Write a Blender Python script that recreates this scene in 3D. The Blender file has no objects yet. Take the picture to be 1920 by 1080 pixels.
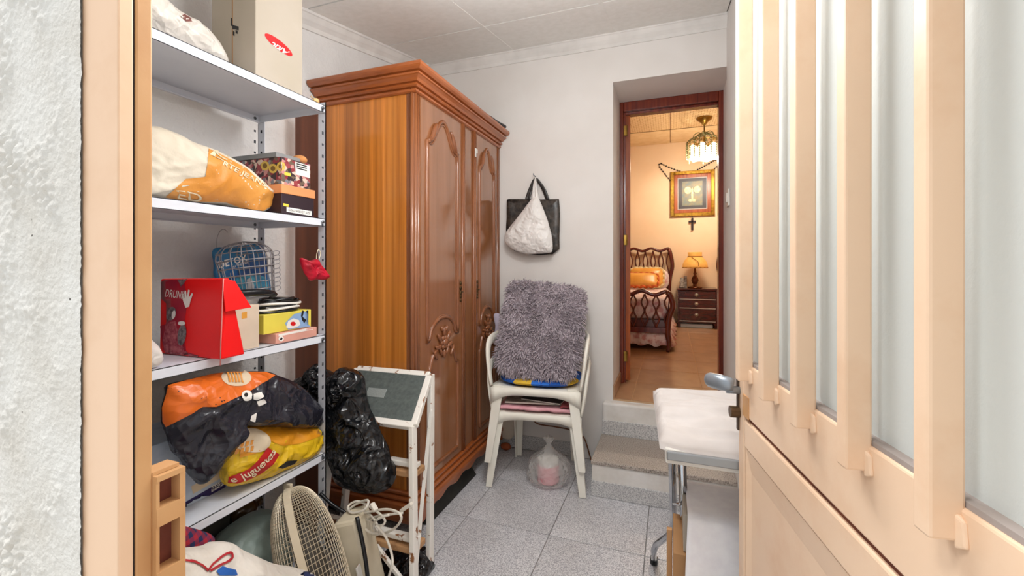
import bpy, bmesh, math, random
import numpy as np
from mathutils import Vector, Matrix, noise, geometry
from mathutils.bvhtree import BVHTree

scene = bpy.context.scene
COL = scene.collection
R = math.radians

# ------------------------------------------------------------------ camera
H = 1.18                                  # lens height above the tiled floor
FPX, CX, HY, TH = 820.0, 960.0, 494.0, R(20)
ST, CT = math.sin(TH), math.cos(TH)
cam_d = bpy.data.cameras.new('camera')
cam_d.sensor_width = 36.0
cam_d.lens = FPX / 1920 * 36
cam_d.shift_y = -(540 - HY) / 1920
cam_d.clip_start = 0.02
cam = bpy.data.objects.new('camera', cam_d)
COL.objects.link(cam)
cam.location = (0, 0, H)
cam.rotation_euler = (R(90), 0, TH)
scene.camera = cam

# ------------------------------------------------------------------ sky, exposure
world = bpy.data.worlds.new('overcast_sky')
scene.world = world
world.use_nodes = True
_bg = world.node_tree.nodes['Background']
_bg.inputs[0].default_value = (0.93, 0.97, 1.0, 1)
_bg.inputs[1].default_value = .82
sun_d = bpy.data.lights.new('hazy_sun', 'SUN')
sun_d.energy = 1.75
sun_d.angle = R(22)
sun_d.color = (1, .98, .95)
sun = bpy.data.objects.new('hazy_sun', sun_d)
COL.objects.link(sun)
sun.rotation_euler = Vector((.5, .24, -1)).to_track_quat('-Z', 'Y').to_euler()
scene.view_settings.view_transform = 'Standard'
scene.view_settings.look = 'None'
scene.view_settings.gamma = 1
scene.view_settings.exposure = 0.33
scene.view_settings.use_curve_mapping = False
ROOM_FILL_W = 19.0  # power of the added mid-room fill globe
ENTRY_FILL_W = 11.0  # power of the added fill globe by the entry
BED_LAMP_W = 15.0


def at(u, v, X=None, Y=None, Z=None):
    """point of the place seen at a pixel, on the plane X / Y / Z = value"""
    a = (u - CX) / FPX
    d = Vector((-ST + a * CT, CT + a * ST, (HY - v) / FPX))
    if X is not None:
        t = X / d.x
    elif Y is not None:
        t = Y / d.y
    else:
        t = (Z - H) / d.z
    return Vector((0, 0, H)) + d * t


def ray(u, v):
    a = (u - CX) / FPX
    return Vector((-ST + a * CT, CT + a * ST, (HY - v) / FPX)).normalized()


# ------------------------------------------------------------------ materials
def lin(h):
    if not isinstance(h, str):
        return (*h[:3], 1)
    h = h.lstrip('#')
    o = []
    for i in (0, 2, 4):
        c = int(h[i:i + 2], 16) / 255
        o.append(c / 12.92 if c <= .04045 else ((c + .055) / 1.055) ** 2.4)
    return (*o, 1)


def new_mat(name):
    m = bpy.data.materials.new(name)
    m.use_nodes = True
    return m, m.node_tree, m.node_tree.nodes['Principled BSDF']


def coords(nt, stretch=(1, 1, 1), rot=(0, 0, 0)):
    tc = nt.nodes.new('ShaderNodeTexCoord')
    mp = nt.nodes.new('ShaderNodeMapping')
    mp.inputs['Scale'].default_value = stretch
    mp.inputs['Rotation'].default_value = rot
    nt.links.new(tc.outputs['Object'], mp.inputs[0])
    return mp.outputs[0]


def nz(nt, co, scale, detail=3, rough=.55):
    n = nt.nodes.new('ShaderNodeTexNoise')
    n.inputs['Scale'].default_value = scale
    n.inputs['Detail'].default_value = detail
    n.inputs['Roughness'].default_value = rough
    nt.links.new(co, n.inputs['Vector'])
    return n.outputs['Fac']


def ramp(nt, fac, stops, interp='LINEAR'):
    r = nt.nodes.new('ShaderNodeValToRGB')
    r.color_ramp.interpolation = interp
    e = r.color_ramp.elements
    e[0].position, e[0].color = stops[0][0], lin(stops[0][1])
    e[1].position, e[1].color = stops[-1][0], lin(stops[-1][1])
    for p, c in stops[1:-1]:
        k = e.new(p)
        k.color = lin(c)
    nt.links.new(fac, r.inputs[0])
    return r.outputs[0]


def bump_in(nt, b, h, strength, dist=.01):
    bn = nt.nodes.new('ShaderNodeBump')
    bn.inputs['Strength'].default_value = strength
    bn.inputs['Distance'].default_value = dist
    nt.links.new(h, bn.inputs['Height'])
    nt.links.new(bn.outputs[0], b.inputs['Normal'])


def dk(h, k):
    c = lin(h)
    return tuple(x * k for x in c[:3]) + (1,)


def M(name, col, r=.5, metal=0., col2=None, vs=6, lo=.35, hi=.65, bump=0, bs=60, bd=.004, stretch=(1, 1, 1),
      trans=0, alpha=1, coat=0, spec=.5, sheen=0, emit=0, emitcol=None, detail=3, ior=1.45, sub=0):
    m, nt, b = new_mat(name)
    co = coords(nt, stretch)
    if col2 is None:
        col2 = dk(col, .86)
    cc = ramp(nt, nz(nt, co, vs, detail), [(lo, col2), (hi, col)])
    nt.links.new(cc, b.inputs['Base Color'])
    b.inputs['Roughness'].default_value = r
    b.inputs['Metallic'].default_value = metal
    b.inputs['Transmission Weight'].default_value = trans
    b.inputs['Alpha'].default_value = alpha
    b.inputs['Coat Weight'].default_value = coat
    b.inputs['Coat Roughness'].default_value = .08
    b.inputs['Specular IOR Level'].default_value = spec
    b.inputs['Sheen Weight'].default_value = sheen
    b.inputs['IOR'].default_value = ior
    if sub:
        b.inputs['Subsurface Weight'].default_value = sub
        b.inputs['Subsurface Scale'].default_value = .01
    if emit:
        b.inputs['Emission Color'].default_value = lin(emitcol or col)
        b.inputs['Emission Strength'].default_value = emit
    if bump:
        bump_in(nt, b, nz(nt, co, bs, 4), bump, bd)
    return m


def wood(name, cs, r=.3, scale=3.0, stretch=(14, 14, .6), coat=.3, bump=.05, bands=0):
    m, nt, b = new_mat(name)
    co = coords(nt, stretch)
    f = nz(nt, co, scale, 6, .62)
    cc = ramp(nt, f, [(.28, cs[0]), (.5, cs[1]), (.74, cs[2])])
    if bands:
        c2 = coords(nt, (bands, bands, .02))
        f2 = nz(nt, c2, 1.0, 1)
        mx = nt.nodes.new('ShaderNodeMix')
        mx.data_type = 'RGBA'
        mx.blend_type = 'MULTIPLY'
        mx.inputs[0].default_value = .8
        nt.links.new(cc, mx.inputs[6])
        nt.links.new(ramp(nt, f2, [(.35, (.62, .58, .55)), (.65, (1.1, 1.1, 1.1))]), mx.inputs[7])
        cc = mx.outputs[2]
    nt.links.new(cc, b.inputs['Base Color'])
    b.inputs['Roughness'].default_value = r
    b.inputs['Coat Weight'].default_value = coat
    b.inputs['Coat Roughness'].default_value = .12
    if bump:
        bump_in(nt, b, f, bump, .002)
    return m


def terrazzo(name, cols, scale=220, r=.35):
    m, nt, b = new_mat(name)
    co = coords(nt)
    f = nz(nt, co, scale, 2, .7)
    cc = ramp(nt, f, [(.36, cols[0]), (.47, cols[1]), (.56, cols[2]), (.66, cols[3])])
    big = ramp(nt, nz(nt, co, 3, 3), [(.3, (.86, .85, .84)), (.7, (1, 1, 1))])
    mx = nt.nodes.new('ShaderNodeMix')
    mx.data_type = 'RGBA'
    mx.blend_type = 'MULTIPLY'
    mx.inputs[0].default_value = 1
    nt.links.new(cc, mx.inputs[6])
    nt.links.new(big, mx.inputs[7])
    nt.links.new(mx.outputs[2], b.inputs['Base Color'])
    b.inputs['Roughness'].default_value = r
    return m


def spotted(name, base, spot, scale=18, lo=.6, hi=.66, r=.5, bump=.15, bs=90, bd=.002, stretch=(1, 1, 1)):
    """paint with rust / dirt spots"""
    m, nt, b = new_mat(name)
    co = coords(nt, stretch)
    cc = ramp(nt, nz(nt, co, scale, 5, .65), [(lo, base), (hi, spot)])
    nt.links.new(cc, b.inputs['Base Color'])
    b.inputs['Roughness'].default_value = r
    if bump:
        bump_in(nt, b, nz(nt, co, bs, 4), bump, bd)
    return m


def plastic_film(name, col, r=.25, bump=.6, bs=30, bd=.01, alpha=1., thin=0.):
    """crumpled sheet plastic: creases from warped cells over soft folds"""
    m, nt, b = new_mat(name)
    co = coords(nt)
    b.inputs['Base Color'].default_value = lin(col)
    b.inputs['Roughness'].default_value = r
    b.inputs['Alpha'].default_value = alpha
    nn = nt.nodes.new('ShaderNodeTexNoise')
    nn.inputs['Scale'].default_value = bs * .5
    nt.links.new(co, nn.inputs['Vector'])
    ad = nt.nodes.new('ShaderNodeVectorMath')
    ad.operation = 'MULTIPLY_ADD'
    ad.inputs[1].default_value = (1.6 / bs,) * 3
    nt.links.new(nn.outputs['Color'], ad.inputs[0])
    nt.links.new(co, ad.inputs[2])
    hs = None
    for k, (sc, wt) in enumerate(((bs * .8, -1.0), (bs * 2.1, .4))):
        v = nt.nodes.new('ShaderNodeTexVoronoi')
        v.feature = 'DISTANCE_TO_EDGE' if k == 0 else 'F1'
        v.inputs['Scale'].default_value = sc
        nt.links.new(ad.outputs[0], v.inputs['Vector'])
        mu = nt.nodes.new('ShaderNodeMath')
        mu.operation = 'MULTIPLY_ADD'
        mu.inputs[1].default_value = wt
        nt.links.new(v.outputs['Distance'], mu.inputs[0])
        if hs is None:
            mu.inputs[2].default_value = 0
        else:
            nt.links.new(hs, mu.inputs[2])
        hs = mu.outputs[0]
    bump_in(nt, b, hs, bump, bd * 1.6)
    return m


# ------------------------------------------------------------------ object helpers
LOC = {}      # object -> world location of its root
WORLDV = {}   # object -> (world verts, faces) for laying prints onto


def props(o, label=None, cat=None, group=None, kind=None):
    if label:
        o['label'] = label
    if cat:
        o['category'] = cat
    if group:
        o['group'] = group
    if kind:
        o['kind'] = kind
    return o


def thing(name, label, cat, loc, group=None, kind=None):
    o = bpy.data.objects.new(name, None)
    COL.objects.link(o)
    o.empty_display_size = .05
    o.location = loc
    LOC[o] = Vector(loc)
    return props(o, label, cat, group, kind)


def link_mesh(name, V, F, mats, parent=None, smooth=False, label=None, cat=None, group=None, kind=None,
              bevel=0, fm=None, seg=2, loc=None, ang=40):
    V = [Vector(v) for v in V]
    if parent is not None:
        off = LOC[parent]
    elif loc is not None:
        off = Vector(loc)
    else:
        xs = [v.x for v in V]; ys = [v.y for v in V]
        off = Vector(((min(xs) + max(xs)) / 2, (min(ys) + max(ys)) / 2, min(v.z for v in V)))
    me = bpy.data.meshes.new(name)
    me.from_pydata([tuple(v - off) for v in V], [], F)
    if not isinstance(mats, (list, tuple)):
        mats = [mats]
    for m in mats:
        me.materials.append(m)
    if fm is not None:
        me.polygons.foreach_set('material_index', fm)
    if smooth:
        me.polygons.foreach_set('use_smooth', [True] * len(me.polygons))
    me.update()
    o = bpy.data.objects.new(name, me)
    COL.objects.link(o)
    if parent is not None:
        o.parent = parent
        LOC[o] = off
    else:
        o.location = off
        LOC[o] = off
    WORLDV[o] = (V, F)
    if bevel:
        b = o.modifiers.new('bevel', 'BEVEL')
        b.width = bevel
        b.segments = seg
        b.limit_method = 'ANGLE'
        b.angle_limit = R(ang)
    return props(o, label, cat, group, kind)


def copy_tree(o, parent=None):
    c = o.copy()
    COL.objects.link(c)
    c.parent = parent
    for ch in [x for x in o.children]:
        copy_tree(ch, c)
    return c


def frame_of(d, up=Vector((0, 0, 1))):
    d = d.normalized()
    if abs(d.dot(up)) > .98:
        up = Vector((1, 0, 0))
    s = d.cross(up).normalized()
    return s, s.cross(d).normalized()


class MB:
    def __init__(self):
        self.v, self.f, self.m = [], [], []

    def add(self, V, F, mi=0):
        k = len(self.v)
        self.v += [Vector(p) for p in V]
        self.f += [tuple(i + k for i in f) for f in F]
        self.m += [mi] * len(F)
        return self

    def box(self, mn, mx, mi=0):
        x0, y0, z0 = mn
        x1, y1, z1 = mx
        V = [(x0, y0, z0), (x1, y0, z0), (x1, y1, z0), (x0, y1, z0), (x0, y0, z1), (x1, y0, z1), (x1, y1, z1), (x0, y1, z1)]
        return self.hexa(V, mi)

    def hexa(self, V, mi=0):
        return self.add(V, [(0, 3, 2, 1), (4, 5, 6, 7), (0, 1, 5, 4), (1, 2, 6, 5), (2, 3, 7, 6), (3, 0, 4, 7)], mi)

    def obox(self, c, sx, sy, sz, rot=None, mi=0):
        rot = rot or Matrix.Identity(3)
        V = [Vector(c) + rot @ Vector((x * sx / 2, y * sy / 2, z * sz / 2)) for x, y, z in
             [(-1, -1, -1), (1, -1, -1), (1, 1, -1), (-1, 1, -1), (-1, -1, 1), (1, -1, 1), (1, 1, 1), (-1, 1, 1)]]
        return self.hexa(V, mi)

    def bar(self, p, q, w, h, up=Vector((0, 0, 1)), mi=0, w2=None, h2=None):
        p, q = Vector(p), Vector(q)
        s, t = frame_of(q - p, Vector(up))
        w2 = w2 or w
        h2 = h2 or h
        V = [p - s * w / 2 - t * h / 2, p + s * w / 2 - t * h / 2, p + s * w / 2 + t * h / 2, p - s * w / 2 + t * h / 2,
             q - s * w2 / 2 - t * h2 / 2, q + s * w2 / 2 - t * h2 / 2, q + s * w2 / 2 + t * h2 / 2, q - s * w2 / 2 + t * h2 / 2]
        return self.hexa(V, mi)

    def tube(self, pts, r, n=8, closed=False, mi=0, flat=1.0, up=Vector((0, 0, 1))):
        pts = [Vector(p) for p in pts]
        N = len(pts)
        rs = r if isinstance(r, (list, tuple)) else [r] * N
        V, F = [], []
        ref = None
        for i, p in enumerate(pts):
            if closed:
                d = pts[(i + 1) % N] - pts[i - 1]
            else:
                d = pts[min(i + 1, N - 1)] - pts[max(i - 1, 0)]
            if d.length < 1e-9:
                d = Vector((0, 0, 1))
            d.normalize()
            if ref is None:
                s, t = frame_of(d, up)
            else:
                t = (ref - d * ref.dot(d))
                if t.length < 1e-6:
                    s, t = frame_of(d, up)
                t.normalize()
                s = d.cross(t)
            ref = t
            for k in range(n):
                a = 2 * math.pi * k / n
                V.append(p + s * (math.cos(a) * rs[i]) + t * (math.sin(a) * rs[i] * flat))
        for i in range(N if closed else N - 1):
            j = (i + 1) % N
            for k in range(n):
                l = (k + 1) % n
                F.append((i * n + k, i * n + l, j * n + l, j * n + k))
        if not closed:
            F.append(tuple(range(n - 1, -1, -1)))
            F.append(tuple((N - 1) * n + k for k in range(n)))
        return self.add(V, F, mi)

    def lathe(self, prof, c=(0, 0, 0), n=24, axis=None, mi=0, wave=None):
        """prof [(r, z)], axis: 3x3 matrix whose z column is the axis"""
        axis = axis or Matrix.Identity(3)
        c = Vector(c)
        V, F = [], []
        for i, (r, z) in enumerate(prof):
            for k in range(n):
                a = 2 * math.pi * k / n
                rr = max(r, 1e-4) * (1 + (wave(i, a) if wave else 0))
                V.append(c + axis @ Vector((rr * math.cos(a), rr * math.sin(a), z)))
        for i in range(len(prof) - 1):
            for k in range(n):
                l = (k + 1) % n
                F.append((i * n + k, i * n + l, (i + 1) * n + l, (i + 1) * n + k))
        F.append(tuple(range(n - 1, -1, -1)))
        F.append(tuple((len(prof) - 1) * n + k for k in range(n)))
        return self.add(V, F, mi)

    def prism(self, outline, ext, mi=0):
        """outline: 3D points of a flat polygon, ext: extrusion vector"""
        o = [Vector(p) for p in outline]
        e = Vector(ext)
        n = len(o)
        V = o + [p + e for p in o]
        F = [tuple(range(n - 1, -1, -1)), tuple(range(n, 2 * n))]
        F += [(i, (i + 1) % n, n + (i + 1) % n, n + i) for i in range(n)]
        return self.add(V, F, mi)

    def ellipsoid(self, c, rx, ry, rz, n=20, rings=12, rot=None, fn=None, mi=0):
        rot = rot or Matrix.Identity(3)
        V, F = [], []
        for i in range(rings + 1):
            ph = -math.pi / 2 + math.pi * i / rings
            for k in range(n):
                a = 2 * math.pi * k / n
                p = Vector((math.cos(ph) * math.cos(a), math.cos(ph) * math.sin(a), math.sin(ph)))
                if fn:
                    p = p * fn(p)
                V.append(Vector(c) + rot @ Vector((p.x * rx, p.y * ry, p.z * rz)))
        for i in range(rings):
            for k in range(n):
                l = (k + 1) % n
                F.append((i * n + k, i * n + l, (i + 1) * n + l, (i + 1) * n + k))
        return self.add(V, F, mi)

    def build(self, name, mat, parent=None, smooth=False, **kw):
        multi = isinstance(mat, (list, tuple)) and len(mat) > 1
        return link_mesh(name, self.v, self.f, mat, parent, smooth, fm=self.m if multi else None, **kw)


def catmull(pts, n, closed=True):
    """resample a 2D/3D polyline to n points through a soft curve"""
    pts = [Vector(p) for p in pts]
    N = len(pts)
    dense = []
    segs = N if closed else N - 1
    for i in range(segs):
        if closed:
            p0, p1, p2, p3 = pts[i - 1], pts[i], pts[(i + 1) % N], pts[(i + 2) % N]
        else:
            p0, p1, p2, p3 = pts[max(i - 1, 0)], pts[i], pts[i + 1], pts[min(i + 2, N - 1)]
        for k in range(12):
            t = k / 12
            dense.append(.5 * ((2 * p1) + (p2 - p0) * t + (2 * p0 - 5 * p1 + 4 * p2 - p3) * t * t + (3 * p1 - p0 - 3 * p2 + p3) * t ** 3))
    if not closed:
        dense.append(pts[-1])
    L = [0]
    M_ = len(dense)
    for i in range(1, M_ + (1 if closed else 0)):
        L.append(L[-1] + (dense[i % M_] - dense[i - 1]).length)
    out = []
    j = 0
    for k in range(n):
        s = L[-1] * k / (n if closed else n - 1)
        while j < len(L) - 2 and L[j + 1] < s:
            j += 1
        t = (s - L[j]) / max(L[j + 1] - L[j], 1e-9)
        out.append(dense[j].lerp(dense[(j + 1) % M_], min(t, 1)))
    return out


def ridged(p, f):
    return 1 - 2 * abs(noise.noise(p * f))


def pillow_mesh(outline, nrm, tf, tb, n=110, rings=22, amp=.006, fr=14, seed=0, power=2.0, lim=None, edge=.25, centre=None, dist=1.0, crump=False):
    """soft stuffed body inside a closed outline; tf / tb: depth in front of / behind the outline's plane"""
    nrm = Vector(nrm).normalized()
    B = catmull(outline, n)
    c = centre or sum(B, Vector()) / n
    off = Vector((seed * 7.13, seed * 3.7, seed * 1.9))
    V, F = [], []

    def put(s, b, side, T):
        p = c + (b - c) * s
        h = T * max(0, 1 - s ** power) ** .5
        q = p + nrm * (side * h)
        k = amp * (edge + (1 - edge) * (1 - s ** 4))
        if crump:
            w = q + off + noise.noise_vector((q + off) * fr * .8) * (.45 / fr)
            c1 = noise.voronoi(w * fr * .9)[0]
            c2 = noise.voronoi(w * fr * 2.4)[0]
            d = .5 - min(c1[1] - c1[0], .8) * 1.5 + .4 * (.5 - min(c2[1] - c2[0], .8) * 1.5) + noise.noise((q + off) * fr * .45) * .8 + .7 * (ridged(w + off, fr * .5) - .4)
            q = q + nrm * (side * k * d) + (b - c).normalized() * (k * .5 * noise.noise((q - off) * fr) * dist)
            return lim(q) if lim else q
        d = ridged(q + off, fr) * .55 + ridged(q + off * 2, fr * 2.3) * .3 + noise.noise((q + off) * fr * .5) * .6 + ridged(q - off, fr * 5) * .12
        q = q + nrm * (side * k * d) + (b - c).normalized() * (k * .5 * noise.noise((q - off) * fr) * dist)
        return lim(q) if lim else q

    V.append(put(0, B[0], 1, tf))
    for i in range(1, rings):
        s = math.sin(math.pi / 2 * i / rings) ** .9
        for b in B:
            V.append(put(s, b, 1, tf))
    rim = len(V)
    for b in B:
        V.append(put(1, b, 1, tf))
    for i in range(rings - 1, 0, -1):
        s = math.sin(math.pi / 2 * i / rings) ** .9
        for b in B:
            V.append(put(s, b, -1, tb))
    V.append(put(0, B[0], -1, tb))
    tot = 2 * rings - 1
    for k in range(n):
        F.append((0, 1 + k, 1 + (k + 1) % n))
    for i in range(tot - 1):
        for k in range(n):
            l = (k + 1) % n
            F.append((1 + i * n + k, 1 + (i + 1) * n + k, 1 + (i + 1) * n + l, 1 + i * n + l))
    last = len(V) - 1
    for k in range(n):
        F.append((last, 1 + (tot - 1) * n + (k + 1) % n, 1 + (tot - 1) * n + k))
    return V, F


def pillow(name, outline, nrm, tf, tb, mat, parent=None, **kw):
    mk = {k: kw.pop(k) for k in list(kw) if k in ('n', 'rings', 'amp', 'fr', 'seed', 'power', 'lim', 'edge', 'centre', 'dist', 'crump')}
    V, F = pillow_mesh(outline, nrm, tf, tb, **mk)
    return link_mesh(name, V, F, mat, parent, smooth=True, **kw)


def limiter(zmin=None, zmax=None, xmin=None, xmax=None, ymin=None, ymax=None):
    def f(q):
        q = q.copy()
        if zmin is not None: q.z = max(q.z, zmin)
        if zmax is not None: q.z = min(q.z, zmax)
        if xmin is not None: q.x = max(q.x, xmin)
        if xmax is not None: q.x = min(q.x, xmax)
        if ymin is not None: q.y = max(q.y, ymin)
        if ymax is not None: q.y = min(q.y, ymax)
        return q
    return f


def outl(px, **pl):
    return [at(u, v, **pl) for u, v in px]


# ---- flat print laid onto a body: patches and lettering take the body's own surface
BV = {}


def bvh(o):
    if o not in BV:
        V, F = WORLDV[o]
        BV[o] = BVHTree.FromPolygons([tuple(v) for v in V], F)
    return BV[o]


def lay(target, u, v, off):
    d = ray(u, v)
    o = Vector((0, 0, H))
    hit = bvh(target).ray_cast(o, d)
    if hit[0] is None:
        nr = bvh(target).find_nearest(o + d * 1.3)
        # nearest point of the body to the sight line
        p = nr[0]
        for _ in range(3):
            t = (p - o).dot(d)
            p = bvh(target).find_nearest(o + d * t)[0]
        return p - d * off
    n = hit[1]
    if n.dot(d) > 0:
        n = -n
    return hit[0] + n * off


def patch(name, poly, target, mat, parent, off=.0012, step=5, smooth_outline=False, **kw):
    P = [Vector(p) for p in poly]
    if smooth_outline:
        P = [Vector(p[:2]) for p in catmull([(x, y, 0) for x, y in poly], max(24, len(poly) * 5))]
    # densify the border
    B = []
    for i, p in enumerate(P):
        q = P[(i + 1) % len(P)]
        k = max(1, int((q - p).length / step))
        B += [p.lerp(q, j / k) for j in range(k)]
    xs = [p.x for p in B]; ys = [p.y for p in B]
    G = []
    y = min(ys) + step * .5
    while y < max(ys):
        x = min(xs) + step * .5
        while x < max(xs):
            ins = False
            j = len(B) - 1
            near = 1e9
            for i in range(len(B)):
                if (B[i].y > y) != (B[j].y > y) and x < (B[j].x - B[i].x) * (y - B[i].y) / (B[j].y - B[i].y) + B[i].x:
                    ins = not ins
                near = min(near, (B[i].x - x) ** 2 + (B[i].y - y) ** 2)
                j = i
            if ins and near > (step * .45) ** 2:
                G.append(Vector((x, y)))
            x += step
        y += step
    n = len(B)
    r = geometry.delaunay_2d_cdt(B + G, [(i, (i + 1) % n) for i in range(n)], [], 1, 1e-4)
    V = [lay(target, p.x, p.y, off) for p in r[0]]
    return link_mesh(name, V, [tuple(f) for f in r[2]], mat, parent, smooth=True, **kw)


def text_mesh(body, bold=0.0, shear=0.0):
    cu = bpy.data.curves.new('t', 'FONT')
    cu.body = body
    cu.offset = bold
    cu.shear = shear
    cu.resolution_u = 3
    ob = bpy.data.objects.new('t', cu)
    COL.objects.link(ob)
    dg = bpy.context.evaluated_depsgraph_get()
    me = bpy.data.meshes.new_from_object(ob.evaluated_get(dg))
    V = [v.co.copy() for v in me.vertices]
    F = [tuple(p.vertices) for p in me.polygons]
    bpy.data.objects.remove(ob)
    bpy.data.curves.remove(cu)
    bpy.data.meshes.remove(me)
    return V, F


def lettering(body, start, end, hpx, target, mat, parent, off=.002, bold=0.0, shear=0.0, name='lettering', bend=0, flip=1, **kw):
    V, F = text_mesh(body, bold, shear)
    x0 = min(v.x for v in V); x1 = max(v.x for v in V)
    s, e = Vector(start), Vector(end)
    d = (e - s).normalized()
    up = Vector((d.y, -d.x)) * flip
    W = []
    for v in V:
        t = (v.x - x0) / (x1 - x0)
        p = s.lerp(e, t) + up * (v.y / .72 * hpx + bend * 4 * t * (1 - t))
        W.append(lay(target, p.x, p.y, off))
    return link_mesh(name, W, F, mat, parent, **kw)


def flat_text(body, origin, right, up, size, mat, parent, bold=0.0, name='lettering', shear=0.0, **kw):
    V, F = text_mesh(body, bold, shear)
    origin, right, up = Vector(origin), Vector(right).normalized(), Vector(up).normalized()
    return link_mesh(name, [origin + right * (v.x * size) + up * (v.y * size) for v in V], F, mat, parent, **kw)

# ================================================================== the setting
XL, XR, YB = -1.59, 0.285, 2.65        # left wall, right wall, back wall
YE0, YE1 = .286, .345                  # entry wall, outside and inside face
JX = -.54                              # entry jamb
HX = .30                               # hinge side
UF, YD, YF, ZBC = .378, 3.0, 6.27, 2.80  # upper floor, inner door frame, far bedroom wall, bedroom ceiling


def ceil_z(y):
    return 2.54 + .19 * (y - YB)


m_wall = M('white_plaster', '#e8e4e0', .75, col2='#e0dbd6', vs=2.2, bump=.12, bs=38, bd=.004)
m_wall_l = M('rough_white_plaster', '#e4e2e0', .8, col2='#d9d7d5', vs=3, bump=.8, bs=60, bd=.006)
m_ceil = M('ceiling_panel', '#f0eeea', .8, col2='#eae8e3', vs=30, bump=.15, bs=120, bd=.003)
m_rail = M('ceiling_rail_white', '#e6e3de', .5)
m_trimw = M('plaster_moulding', '#e9e6e2', .6)
m_tile = terrazzo('grey_speckled_tile', ['#94959c', '#c3c3c8', '#dedee1', '#efeff1'], 230, .3)
m_gap = M('ceiling_gap', '#6f6b66', .9)
m_grout = M('grout', '#8a8785', .9)
m_step = terrazzo('beige_speckled_tread', ['#7d736b', '#a89d93', '#bdb2a7', '#cec5bb'], 190, .5)
m_skirt = terrazzo('pale_speckled_skirting', ['#9a9b9e', '#c4c3c3', '#dcdbda', '#e6e5e4'], 200, .35)
m_stepw = M('white_riser_paint', '#e9e5e0', .6, col2='#d9d3cb', vs=9, bump=.2, bs=50)
m_btile = M('brown_floor_tile', '#b48c68', .28, col2='#a27a56', vs=7, coat=.2)
m_bgrout = M('bedroom_grout', '#c9a47e', .8)
m_peach = M('peach_wall_paint', '#f4d8b4', .7, col2='#efcfa8', vs=2)
m_bceil = M('bedroom_ceiling_panel', '#efd3a4', .8, col2='#e6c793', vs=10, bump=.3, bs=90)
m_paint = spotted('peach_metal_paint', '#efd0b2', '#e3ba96', 7, .5, .9, .42, .1, 60, .002)
m_paintf = spotted('peach_frame_paint', '#ecc7a6', '#dfb48e', 7, .5, .9, .42, .1, 60, .002)
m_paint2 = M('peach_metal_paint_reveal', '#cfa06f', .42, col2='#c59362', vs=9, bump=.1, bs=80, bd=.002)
m_rust = M('red_brown_rusty_steel', '#7c4030', .6, col2='#5d2a20', vs=20, bump=.3, bs=80, bd=.002)
m_redwood = wood('dark_red_varnished_wood', ['#4a1409', '#6d2410', '#8a3418'], .25, 3, (16, 16, .7), .5)
m_orwood = wood('orange_varnished_wood', ['#7c3413', '#9c4a1c', '#b65e28'], .25, 3, (16, 16, .7), .5)
m_brass = M('aged_brass', '#b08d45', .3, 1.0, col2='#8a6b30', vs=20)
m_dark = M('dark_recess', '#201a18', .8)
m_white_p = M('white_switch_plastic', '#e6e2da', .4)


def struct(mb, name, mat, label, parent=None, **kw):
    return mb.build(name, mat, parent, kind='structure' if parent is None else None, label=label, **kw)


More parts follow.
